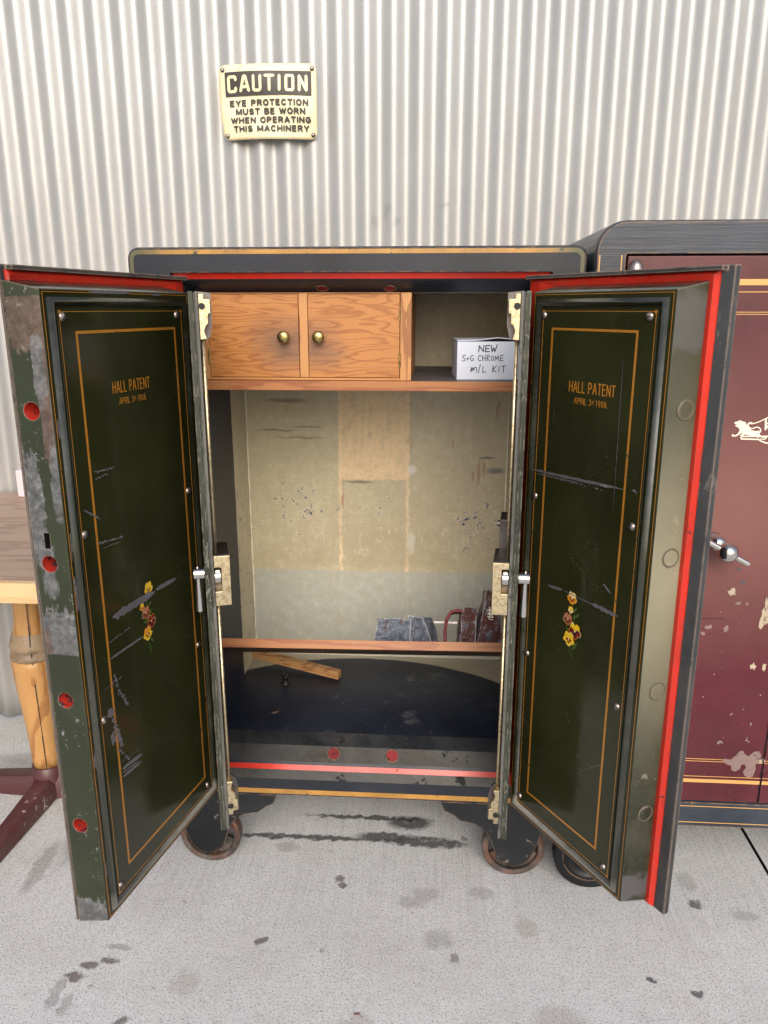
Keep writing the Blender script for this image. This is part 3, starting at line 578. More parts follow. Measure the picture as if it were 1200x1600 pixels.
def inside(a, z):
    # clamp grid points to the rounded outline
    r = .016; cx = min(max(a, SX0 + r), SX1 - r); cz = min(max(z, SZ0 + r), SZ1 - r); d = math.hypot(a - cx, z - cz)
    if d > r: return cx + (a - cx) * r / d, cz + (z - cz) * r / d
    return a, z
for i in range(nx + 1):
    for j in range(nz + 1):
        a, z = inside(SX0 + (SX1 - SX0) * i / nx, SZ0 + (SZ1 - SZ0) * j / nz); gv[i, j] = bm.verts.new(FS(a, 0, z))
for i in range(nx):
    for j in range(nz): bm.faces.new((gv[i, j], gv[i + 1, j], gv[i + 1, j + 1], gv[i, j + 1]))
pl = obj('plate', bm, M['sign'], sign, smooth=True, normals=False); so_ = pl.modifiers.new('s', 'SOLIDIFY'); so_.thickness = .0006; so_.offset = -1
bm = B(); bx0, bx1, bz0, bz1 = -.562, -.3375, 1.8665, 1.925
N = 40; rows = [[bm.verts.new(FS(bx0 + (bx1 - bx0) * i / N, -.0020, bz0 + (bz1 - bz0) * j / 10)) for i in range(N + 1)] for j in range(11)]
for Q_, T_ in zip(rows, rows[1:]):
    for i in range(N): bm.faces.new((Q_[i], Q_[i + 1], T_[i + 1], T_[i]))
obj('black_band', bm, M['sign_black'], sign, normals=False)
CA = {'C': [[(.95, .78), (.95, .92), (.85, 1), (.15, 1), (.05, .92), (.05, .08), (.15, 0), (.85, 0), (.95, .08), (.95, .24)]],
      'A': [[(0, 0), (.4, 1), (.6, 1), (1, 0)], [(.24, .28), (.76, .28)]],
      'U': [[(.05, 1), (.05, .1), (.18, 0), (.82, 0), (.95, .1), (.95, 1)]], 'T': [[(0, 1), (1, 1)], [(.5, 1), (.5, 0)]],
      'I': [[(.5, 0), (.5, 1)]], 'O': [[(.15, 0), (.85, 0), (.95, .1), (.95, .9), (.85, 1), (.15, 1), (.05, .9), (.05, .1), (.15, 0)]],
      'N': [[(.04, 0), (.04, 1), (.96, 0), (.96, 1)]]}
bm = B(); x = -.5535
for ch, wd, gap in (('C', .0195, .0118), ('A', .0215, .0120), ('U', .0200, .0115), ('T', .0225, .0120), ('I', .006, .0135), ('O', .0200, .0140), ('N', .0195, 0)):
    for st in CA[ch]:
        dense = []
        for p, q in zip(st, st[1:]):
            for i in range(4): dense.append((p[0] + (q[0] - p[0]) * i / 4, p[1] + (q[1] - p[1]) * i / 4))
        dense.append(st[-1]); ribbon(bm, [(x + p[0] * wd, 1.8785 + p[1] * .0345) for p in dense], .0072, FS, -.0030, n=4 if ch != 'O' else 8)
    x += wd + gap
obj('lettering', bm, M['sign_cream'], sign, normals=False)
for i, (tx, wd) in enumerate((('EYE PROTECTION', .207), ('MUST BE WORN', .184), ('WHEN OPERATING', .213), ('THIS MACHINERY', .202))):
    bm = B(); stroke_text(bm, tx, FS, -.0026, -.4455 - (.0035 if i == 0 else 0), 1.8415 - i * .0206, .0160, wd, .0040, gap=.52)
    obj('lettering', bm, M['sign_black'], sign, normals=False)
for a, z in ((SX0 + .0105, SZ1 - .0115), (SX1 - .0105, SZ1 - .0115), (SX0 + .0105, SZ0 + .0115), (SX1 - .0105, SZ0 + .0115)):
    p = FS(a, -.001, z); bm = B(); lathe(bm, [(.0058, 0), (.0055, .0015), (.0036, .0017), (.0034, .004), (.002, .0045), (0, .0045)], p, (0, -1, 0), 16); obj('screw', bm, M['screw'], sign, smooth=True)

# ------------------------------------------------------------------ the open safe
SY0 = 1.565                                     # front plane
safe = thing('antique_safe', 'black antique floor safe standing open with both green doors swung out', 'safe', (-.165, 1.85, 0))
rings = []; sx0, sx1, sz0, sz1 = -.615, .286, .217, 1.446
K = 6
def RR(x0, x1, z0, z1, r): return rrect(x0, x1, z0, z1, r, K)
rings = [(RR(sx0 + .02, sx1 - .02, sz0 + .02, sz1 - .02, .03), 2.15), (RR(sx0, sx1, sz0, sz1, .035), 2.13), (RR(sx0, sx1, sz0, sz1, .022), 1.571),
         (RR(sx0 + .003, sx1 - .003, sz0 + .003, sz1 - .003, .020), SY0), (RR(-.53, .222, .262, 1.398, .003), SY0), (RR(-.527, .219, .282, 1.397, .003), 1.573),
         (RR(-.523, .215, .2925, 1.386, .003), 1.579), (RR(-.52, .212, .298, 1.382, .003), 1.583), (RR(-.515, .205, .334, 1.375, .003), 1.595), (RR(-.508, .197, .352, 1.361, .003), 1.625),
         (RR(-.512, .197, .352, 1.362, .001), 1.63), (RR(-.512, .197, .352, 1.362, .001), 2.05)]
def bevel_m(i, f):   # bottom edge of the surround is greyer
    return 2 if f.calc_center_median().z < .36 else 0
def lin_m(i, f):
    c = f.calc_center_median()
    return 5 if c.z > 1.355 else (4 if c.z < .36 else 3)
bm = B()
loft(bm, rings, ident, [0, 0, 0, 0, bevel_m, 1, 0, bevel_m, bevel_m, 4, lin_m], cap0=0, cap1=6)
body = obj('body', bm, [M['black'], M['red'], M['grey_sheen'], M['lin_side'], M['lin_floor'], M['lin_top'], M['beige']], safe)

def gold_round():
    k = NT('tarnished gold round stripe', world=True); X, Y, Z = k.xyz()
    c = k.mix(k.step(k.noise(14, 6, .7), .35, .7), (.46, .24, .055, 1), (.28, .15, .04, 1))
    side = k.step(k.math('ADD', k.math('ABSOLUTE', k.math('ADD', X, .165)), k.math('MULTIPLY', k.noise(12, 4), .08)), .38, .47)
    c = k.mix(k.math('MULTIPLY', side, k.step(Z, .8, .9)), c, (.085, .085, .04, 1))
    c = k.mix(k.step(k.noise(60, 6, .75), .60, .62), c, (.04, .055, .04, 1)); k.bump(k.noise(60, 4), .1, .001)
    return k.out(c, .36)
M['gold_round'] = gold_round()
# gold line round the front of the safe
bm = B(); f0, f1 = SY0 - .0006, SY0 + .001
ou = rrect(sx0 + .006, sx1 - .006, sz0 + .006, sz1 - .005, .017, 8); inn = rrect(sx0 + .0135, sx1 - .0135, sz0 + .018, sz1 - .0135, .011, 8)
loft(bm, [(ou, f1), (ou, f0), (inn, f0), (inn, f1)])
obj('gold_stripe', bm, M['gold_round'], safe)
# bolt sockets in the threshold and lintel
def socket(name, p, ax, r, mi, parent, label=None, mat2='iron', cup=True):
    bm = B()
    if cup: lathe(bm, [(r * 1.16, 0), (r * 1.12, .0012), (r, .0012), (r * .93, .0002), (r * .9, -.0001), (0, -.0001)], p, ax, 24, mis=[1, 1, 1, 0, 0])
    else: lathe(bm, [(r * 1.12, 0), (r * 1.07, .0011), (r * .97, .0011), (r * .93, .0003), (r * .88, .0009), (0, .0012)], p, ax, 24, mis=[1, 1, 1, 0, 0])
    return obj(name, bm, [mi, M[mat2]], parent, label=label)
thn = Vector((0, -.93, .33)).normalized()
for x in (-.2235, -.0865): socket('bolt_socket', Vector((x, 1.5885, .3195)) + thn * .0012, thn, .0140, M['red_dull'], safe, mat2='black_worn')
for x in (-.232, -.095): socket('bolt_socket', Vector((x, 1.608, 1.3690)) + Vector((0, -.42, -.91)) * .0006, (0, -.42, -.91), .0115, M['red_dull'], safe, mat2='black_worn')
# legs: scalloped bracket plates, fork cheeks and wheels
PL = [(-.600, .2165), (-.359, .2165), (-.362, .204), (-.368, .191), (-.386, .183), (-.399, .172), (-.407, .166), (-.424, .163), (-.440, .159), (-.455, .150), (-.468, .136), (-.479, .112), (-.487, .088), (-.498, .062), (-.515, .052), (-.535, .047), (-.556, .052), (-.572, .072), (-.583, .098), (-.592, .130), (-.600, .165)]
def leg(xc_shift, mirror, yf, wx):
    f = (lambda a: a) if not mirror else (lambda a: 2 * -.165 - a)
    p = [(f(a), z) for a, z in PL]
    bm = B(); prism(bm, p, yf, yf + .013)
    o = obj('leg', bm, M['black_worn'], safe, bevel=.0015)
    bm = B()
    for yy in (yf + .014, yf + .062): prism(bm, [(wx - .05, .2165), (wx + .05, .2165), (wx + .022, .06), (wx - .022, .06)], yy, yy + .008)
    cyl(bm, (wx, yf + .006, .075), (wx, yf + .075, .075), .011); obj('fork', bm, M['black_worn'], o)
    bm = B(); yw = yf + .043
    rim = [(.060, -.014), (.070, -.017), (.0745, -.013), (.075, 0), (.0745, .013), (.070, .017), (.060, .014), (.058, 0), (.060, -.014)]
    lathe(bm, rim, (wx, yw, .075), (0, 1, 0), 48)
    lathe(bm, [(0, -.016), (.020, -.016), (.022, -.010), (.022, .010), (.020, .016), (0, .016)], (wx, yw, .075), (0, 1, 0), 28)
    for q in range(4):
        a = radians(48 + q * 90); v = Vector((cos(a), 0, sin(a))); s_ = Vector((-sin(a), 0, cos(a)))
        def FW(u_, t, n_): return Vector((wx, yw, .075)) + v * n_ + s_ * u_ + Vector((0, t, 0))
        prism(bm, [(-.017, .016), (.017, .016), (.027, .061), (-.027, .061)], -.006, .006, FW)
    obj('wheel', bm, M['wheel'], safe, bevel=.001)
leg(0, False, SY0 + .0025, -.535); leg(0, True, SY0 + .0025, .205); leg(0, False, 2.06, -.535); leg(0, True, 2.06, .205)

for x in (-.5095, .1945):
    bm = B(); n_ = 60; V = []
    for i in range(n_ + 1):
        z = .354 + (1.160 - .354) * i / n_; r_ = .0022 + .0016 * mnoise.noise(Vector((z * 40, x, 0)))
        V.append([bm.verts.new((x + cos(q) * r_, 2.0475 + sin(q) * r_, z)) for q in [k_ * pi / 3 for k_ in range(6)]])
    for A_, C_ in zip(V, V[1:]):
        for i in range(6): bm.faces.new((A_[i], A_[(i + 1) % 6], C_[(i + 1) % 6], C_[i]))
    obj('paint_ridge', bm, M['ridge'], safe, smooth=True)
# upper shelf fixed in the safe
bm = B(); box(bm, -.5115, .1965, 1.613, 2.049, 1.1635, 1.183); obj('shelf', bm, [M['shelf_top']], safe, bevel=.0015)
bm = B(); box(bm, -.5115, .1965, 1.6085, 1.6128, 1.163, 1.1832); obj('shelf_edging', bm, M['shelf_edge'], safe, bevel=.001)

# ------------------------------------------------------------------ outer doors
def frame_fn(P0, u, n):
    P0, u, n = Vector((*P0, 0)), Vector((*u, 0)), Vector((*n, 0))
    return lambda a, t, z: P0 + u * a + n * t + Vector((0, 0, z))
yl, yr = radians(77.3), radians(122.5)
FL = frame_fn((-.537, 1.139), (cos(yl), sin(yl)), (-sin(yl), cos(yl)))
FR = frame_fn((.311, 1.234), (cos(yr), sin(yr)), (sin(yr), -cos(yr)))
def outer_door(F, left, a1, label):
    Z0, Z1, A0, T = .300, 1.357, -.0645, .058
    side = (lambda i, f: 1 if i == 3 else (0 if i != 2 else 2))
    bm = B()
    fr0 = rect(A0, a1, Z0, Z1); e = .004 if left else .010
    fr1 = rect(A0 - e, a1 + .008, Z0 - .012, Z1 + .012)
    loft(bm, [(rect(A0 + .001, a1 - .001, Z0 + .001, Z1 - .001), -.0004), (fr0, .0008), (fr1, T)], F, [0, side], cap0=0, cap1=0)
    # real bolt holes bored in the lock edge of the left door
    if left:
        cb = B(); u_ = F(1, 0, 0) - F(0, 0, 0)
        for z in (1.185, .951, .720, .487): cyl(cb, F(A0 - .03, .034, z), F(A0 + .035, .034, z), .0128, n=28)
        box(cb, A0 - .03, A0 + .03, .029, .038, .976, 1.0, F, 1)
        bmesh.ops.recalc_face_normals(bm, faces=bm.faces); bmesh.ops.recalc_face_normals(cb, faces=cb.faces)
        ma, mb = bpy.data.meshes.new('a'), bpy.data.meshes.new('b'); bm.to_mesh(ma); cb.to_mesh(mb)
        for m_ in ('green_gloss', 'lock_edge', 'bead', 'red_dull', 'dark'): ma.materials.append(M[m_])
        for m_ in ('green_gloss', 'lock_edge', 'bead', 'red_dull', 'dark'): mb.materials.append(M[m_])
        for p in mb.polygons: p.material_index = 3 if p.material_index == 0 else 4
        oa, ob = bpy.data.objects.new('a', ma), bpy.data.objects.new('b', mb); COL.objects.link(oa); COL.objects.link(ob)
        bo = oa.modifiers.new('x', 'BOOLEAN'); bo.operation = 'DIFFERENCE'; bo.object = ob; bo.solver = 'EXACT'; bo.material_mode = 'INDEX'
        dg = bpy.context.evaluated_depsgraph_get(); me = bpy.data.meshes.new_from_object(oa.evaluated_get(dg)); bm.free(); cb.free()
        bm = B(); bm.from_mesh(me)
        for o_ in (oa, ob): bpy.data.objects.remove(o_)
    edge_m = M['lock_edge'] if left else M['green_painted_sheen']
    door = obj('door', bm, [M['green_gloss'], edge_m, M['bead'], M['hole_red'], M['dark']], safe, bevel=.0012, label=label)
    # outer plate that overlaps the safe front, and the red rebate between
    fa0 = A0 - .0035 if left else A0 - .047
    zb_, th_ = (.2885, .006) if left else (.283, .014)
    bm = B(); o_ = rect(fa0, a1 + .088, zb_, 1.390)
    loft(bm, [(rect(fa0 + .002, a1 + .086, zb_ + .002, 1.388), T + .0015), (o_, T + .0030), (o_, T + th_), (rect(fa0 + .003, a1 + .085, zb_ + .003, 1.387), T + th_ + .002)], F, cap0=0, cap1=0)
    box(bm, fa0 + .012, a1 + .0865, T - .010, T + .0028, 1.3825, 1.3895, F)
    obj('outer_plate', bm, M['flange'], door, bevel=.0008)
    ra0 = A0 - .0036 if left else A0 - .025
    bm = B(); o_, m_, i_ = rect(ra0 if not left else A0 + .004, a1 + .082, (.289 if left else .2865), 1.3822), rect((ra0 + .007) if not left else A0 + .006, a1 + .050, .2895, 1.3770), rect(A0 - e + .001 if not left else A0 + .008, a1 + .007, .291, 1.3685)
    loft(bm, [(o_, T + .0012), (o_, T - .0015), (m_, T - .0060), (i_, T - .004), (i_, T + .0012)], F, closed=True)
    obj('red_rebate', bm, M['red'], door)
    # molding, panel, lines
    bm = B(); bead_frame(bm, A0 + .0115, a1 - .0115, Z0 + .0115, Z1 - .0115, .0125, .0075, F, 8, -.0003); obj('molding', bm, M['bead'], door, smooth=True)
    pi_ = .028; bm = B(); o_ = rect(A0 + pi_, a1 - pi_, Z0 + pi_, Z1 - pi_)
    loft(bm, [(o_, .0), (o_, -.0022), (rect(A0 + pi_ + .001, a1 - pi_ - .001, Z0 + pi_ + .001, Z1 - pi_ - .001), -.003)], F, cap1=0)
    panel = obj('panel', bm, M['green_gloss'], door)
    bm = B(); q = .004; frame_strip(bm, A0 + q, a1 - q, Z0 + q, Z1 - q, .0009, .0, -.0008, F)
    q = .0315; frame_strip(bm, A0 + q, a1 - q, Z0 + q, Z1 - q, .0010, -.0028, -.0034, F); obj('fine_gold_line', bm, M['gold'], door)
    r1 = .275 if left else .199
    bm = B(); frame_strip(bm, -.0005, r1, .366, 1.297, .0044 if left else .0040, -.0028, -.0034, F); obj('gold_border', bm, M['gold'], door)
    # corner ornaments
    for a, z in ((A0 + q + .001, Z1 - q - .001), (a1 - q - .001, Z1 - q - .001), (A0 + q + .001, Z0 + q + .001), (a1 - q - .001, Z0 + q + .001)):
        bm = B(); flat(bm, [(a + .0032 * cos(k_ * pi / 4 + pi / 8), z + .0032 * sin(k_ * pi / 4 + pi / 8)) for k_ in range(8)], F, -.0036)
        obj('corner_dot', bm, M['gold'], door)
    # screws
    ns = (F(0, -1, 0) - F(0, 0, 0))
    sa0, sa1 = A0 + .038, a1 - (.048 if left else .034)
    if not left: sa0 = A0 + .044
    for a in (sa0, sa1):
        for z in (1.318, .990, .669, .345):
            p = F(a, -.003, z); bm = B(); lathe(bm, [(.0066, 0), (.0062, .0016), (.0045, .0034), (.002, .0043), (0, .0045)], p, ns, 18)
            s_ = obj('screw', bm, M['screw'], door, smooth=True)
            an = random.uniform(0, pi); 
            bm = B(); 
            c_, si = cos(an) * .0058, sin(an) * .0058; nn = (-sin(an) * .0006, cos(an) * .0006)
            prism(bm, [(a + c_ + nn[0], z + si + nn[1]), (a - c_ + nn[0], z - si + nn[1]), (a - c_ - nn[0], z - si - nn[1]), (a + c_ - nn[0], z + si - nn[1])], -.0055, -.0076, F)
            # slot lies across the dome as a dark line that belongs to the screw head
            bmj = B(); bmj.from_mesh(s_.data); bmj.free(); obj('screw_slot', bm, M['dark'], door)
    # lettering
    ac, dx, zz = (.128, 1, 1.1965) if left else (.0915, -1, 1.1905)
    bm = B(); stroke_text(bm, 'HALL PATENT', F, -.0036, ac, zz, .0195, .106 if left else .109, .0023, dx, gap=.42); obj('lettering', bm, M['gold'], door, normals=False)
    bm = B(); stroke_text(bm, 'APRIL 3d 1906' + ('' if left else '.'), F, -.0036, ac, zz - .0190, .0110, .076 if left else .080, .0014, dx, gap=.36); obj('lettering', bm, M['gold'], door, normals=False)
    return door
dl = outer_door(FL, True, .330, 'left door, dark green inside with four red bolt holes in its worn lock edge')
M['bare_ring'] = paint('rubbed ring', (.10, .085, .055, 1), .4, .4, bump=.3)
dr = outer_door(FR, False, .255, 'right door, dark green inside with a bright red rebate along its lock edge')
for z in (1.181, .945, .711, .476):
    p = FR(-.0705, .0345, z); ax = FR(-1, -.15, 0) - FR(0, 0, 0); socket('bolt_head', p + ax.normalized() * .0006, ax, .0145, M['green_painted_sheen'], dr, mat2='bare_ring', cup=False)

# painted flowers (pansies and leaves) on each door
FM = ['f_yellow', 'f_orange', 'f_maroon', 'f_brown', 'f_rose', 'f_green', 'f_dark', 'f_cream']
def petal(bm, F, cx, cz, ra, rz, mi, lay, rot=0, seed=0):
    flat(bm, blotch(cx, cz, ra, rz, 16, .12, seed, rot), F, -.0034 - lay * 2.2e-5, mi)
def pansy(bm, F, dx, cx, cz, s, up, low, centre, lay, seed):
    for k_, (ox, oz, ra, rz, mi) in enumerate(((-.4, .5, .46, .55, up), (.4, .5, .46, .55, up), (-.62, -.15, .5, .46, low), (.62, -.15, .5, .46, low), (0, -.55, .55, .5, low))):
        petal(bm, F, cx + dx * ox * s, cz + oz * s, ra * s * 1.12, rz * s * 1.12, 7 if (k_ + seed) % 3 == 0 else 1, lay + k_ * 2, 0, seed + k_)
        petal(bm, F, cx + dx * ox * s, cz + oz * s, ra * s, rz * s, mi, lay + k_ * 2 + 1, 0, seed + k_)
    for k_, (ox, oz) in enumerate(((-.35, -.1), (.35, -.1), (0, -.45))): petal(bm, F, cx + dx * ox * s, cz + oz * s, .26 * s, .2 * s, centre, lay + 11, 0, seed + k_ + 9)
    petal(bm, F, cx, cz - .05 * s, .14 * s, .12 * s, 7, lay + 12, 0, seed)
def leaf(bm, F, x0, z0, x1, z1, w_, lay):
    d = Vector((x1 - x0, z1 - z0)); n_ = Vector((-d.y, d.x)).normalized() * w_
    P = [Vector((x0, z0)) + d * q + n_ * sin(pi * q) for q in (0, .2, .45, .75, 1)] + [Vector((x0, z0)) + d * q - n_ * sin(pi * q) * .7 for q in (.75, .45, .2)]
    flat(bm, [tuple(p) for p in P], F, -.0034 - lay * 2.2e-5, 5)
def flowers(F, dx, door, spec, leaves):
    bm = B()
    for i, (x0, z0, x1, z1, w_) in enumerate(leaves): leaf(bm, F, x0, z0, x1, z1, w_, i)
    for i, sp in enumerate(spec): pansy(bm, F, dx, *sp, 14 + i * 14, i * 5)
    obj('painted_flowers', bm, [M[f] for f in FM], door, normals=False)
flowers(FL, 1, dl, [(.127, .846, .0105, 0, 0, 3), (.1029, .819, .006, 0, 1, 3), (.1124, .8046, .0105, 4, 3, 2), (.1271, .7836, .0115, 2, 2, 6), (.1116, .7654, .0115, 1, 0, 2)],
        [(.116, .82, .128, .834, .003), (.116, .81, .134, .82, .003), (.122, .795, .135, .806, .003), (.122, .785, .104, .791, .003), (.126, .77, .137, .775, .0028), (.115, .75, .121, .722, .002), (.118, .758, .132, .740, .0025), (.118, .75, .118, .83, .001)])
flowers(FR, -1, dr, [(.1037, .8242, .0105, 7, 1, 2), (.1049, .8015, .006, 0, 7, 1), (.1107, .7813, .0105, 4, 3, 2), (.0907, .7651, .0135, 0, 2, 6), (.1044, .7453, .0125, 0, 0, 2)],
        [(.100, .800, .090, .810, .003), (.094, .790, .0835, .802, .003), (.098, .785, .094, .798, .0028), (.104, .752, .116, .768, .003), (.098, .735, .082, .744, .003), (.098, .728, .086, .737, .003), (.101, .735, .101, .712, .0009), (.096, .728, .0955, .706, .0009), (.096, .77, .094, .80, .0012)])

# gouges and scuffs that show the undercoat
def scuffs(F, door, t, lst, mat='gouge', name='scuff'):
    for i, sp in enumerate(lst):
        bm = B()
        if sp[0] == 's': flat(bm, streak(*sp[1:6], seed=i * 3.1, n=26), F, t - i * 1.5e-5)
        elif sp[0] == 'd':      # broken line of flecks
            _, a0, z0, a1, z1, w_, n_ = sp
            for k_ in range(n_):
                q = (k_ + random.random() * .8) / n_; a, z = a0 + (a1 - a0) * q, z0 + (z1 - z0) * q
                flat(bm, blotch(a, z + random.gauss(0, w_ * .4), random.uniform(.4, 1.2) * w_ * 1.5, random.uniform(.3, .8) * w_, 9, .5, k_ + i * 7), F, t - (k_ % 9) * 2e-5)
        else:
            flat(bm, blotch(*sp[1:5], 30, .45, i * 2.3), F, t)
        o_ = obj(name, bm, M[mat], door, normals=False)
        if sp[0] == 'd': o_['kind'] = 'stuff'
random.seed(3)
scuffs(FL, dl, -.0042, [('s', .019, .8325, .146, .8335, .0135), ('s', .1485, .836, .218, .834, .008), ('s', .002, .7655, .101, .7655, .0042)])
scuffs(FL, dl, -.0043, [('s', .1005, .7655, .128, .763, .0042)], 'ivory_ink')
scuffs(FL, dl, -.0038, [('d', .008, .794, .064, .797, .0015, 16), ('d', .0115, 1.081, .062, 1.079, .002, 22), ('d', .012, 1.070, .045, 1.072, .0016, 12), ('s', -.024, 1.029, .014, 1.004, .0028), ('d', .004, .966, .066, .960, .0022, 30), ('d', .012, .956, .06, .953, .0014, 14),
    ('d', .010, .735, .02, .69, .003, 10), ('d', .02, .70, .04, .66, .003, 12), ('d', -.01, .68, .012, .60, .004, 26), ('d', .0, .60, .03, .56, .003, 16), ('d', -.02, .72, .03, .72, .002, 10)])
scuffs(FL, dl, -.0040, [('s', .006, .556, .066, .550, .007), ('s', .005, .541, .062, .537, .006), ('s', .004, .549, .055, .543, .003), ('d', -.002, .57, .06, .565, .0015, 12), ('b', -.012, .672, .010, .006), ('b', -.008, .625, .006, .012)])
scuffs(FL, dl, -.0013, [('s', .04, 1.3535, .15, 1.3535, .0035), ('s', .21, 1.352, .24, 1.352, .003), ('b', -.0575, .98, .003, .02), ('b', -.0575, .90, .003, .028), ('b', -.0575, .61, .003, .018), ('b', -.058, .40, .0025, .014), ('b', -.0575, 1.16, .003, .016)], 'gouge')
scuffs(FR, dr, -.0042, [('s', .234, 1.038, .0, 1.0465, .0050), ('s', .22, 1.033, .10, 1.037, .0022), ('b', -.022, 1.0485, .006, .0025), ('s', .055, .8312, -.008, .8300, .0072), ('s', .17, .8275, .13, .832, .0055), ('s', .031, .876, .012, .864, .0045)])
scuffs(FR, dr, -.0038, [('s', .13, .832, .04, .830, .0018), ('s', .0255, 1.255, .022, .995, .0009), ('d', .2, 1.032, .05, 1.037, .002, 14), ('d', .12, .90, .03, .86, .0012, 9), ('s', .03, .52, .0, .545, .0007), ('s', .06, .49, .02, .53, .0006), ('d', .1, .6, .01, .42, .0012, 14), ('d', .04, 1.1, .2, .9, .001, 10)])
# bare patches on the lock edges
def FLE(a, t, z): return FL(-.0652 - .004 * min(1, a / .058) + t, a, z)
def FRE(a, t, z): return FR(-.0652 - .010 * min(1, a / .058) + t, a, z)
def edge_patch(F, door, pts, mat, t=-.0006, label=None):
    bm = B(); flat(bm, pts, F, t); obj('bare_patch', bm, M[mat], door, normals=False)
M['bare_brown'] = paint('bare brown primer', (.11, .065, .045, 1), .4, .5, chip=(.055, .06, .035, 1), chip_amt=.4, chip_scale=50, chip_stretch=(1, 1, .35), scratch=.4, bump=.4)
M['bare_grey'] = paint('rubbed grey metal', (.17, .165, .165, 1), .35, .45, chip=(.035, .042, .02, 1), chip_amt=.42, chip_scale=46, chip_stretch=(1, 1, .25), scratch=.4, bump=.4)
def jag(x0, x1, z0, z1, jb=.02, jt=.004, n=14, seed=0):
    bot = [(x0 + (x1 - x0) * i / n, z0 + jb * (mnoise.noise(Vector((i * .9, seed, 0))))) for i in range(n + 1)]
    top = [(x0 + (x1 - x0) * i / n, z1 + jt * (mnoise.noise(Vector((i * .7, seed, 5))))) for i in range(n + 1)]
    return bot + top[::-1]
# door hinges on the hinge side (barrels between plate and body)
for nm, F, a1, x in (('l', FL, .330, -.622), ('r', FR, .255, .2925)):
    for z in (.42, .83, 1.24):
        bm = B(); c = F(a1 + .092, .064, z); c.y = min(c.y, 1.558); cyl(bm, (c.x, c.y - .004, z - .04), (c.x, c.y - .004, z + .04), .008)
        obj('hinge', bm, M['black_worn'], dl if nm == 'l' else dr, bevel=.001)

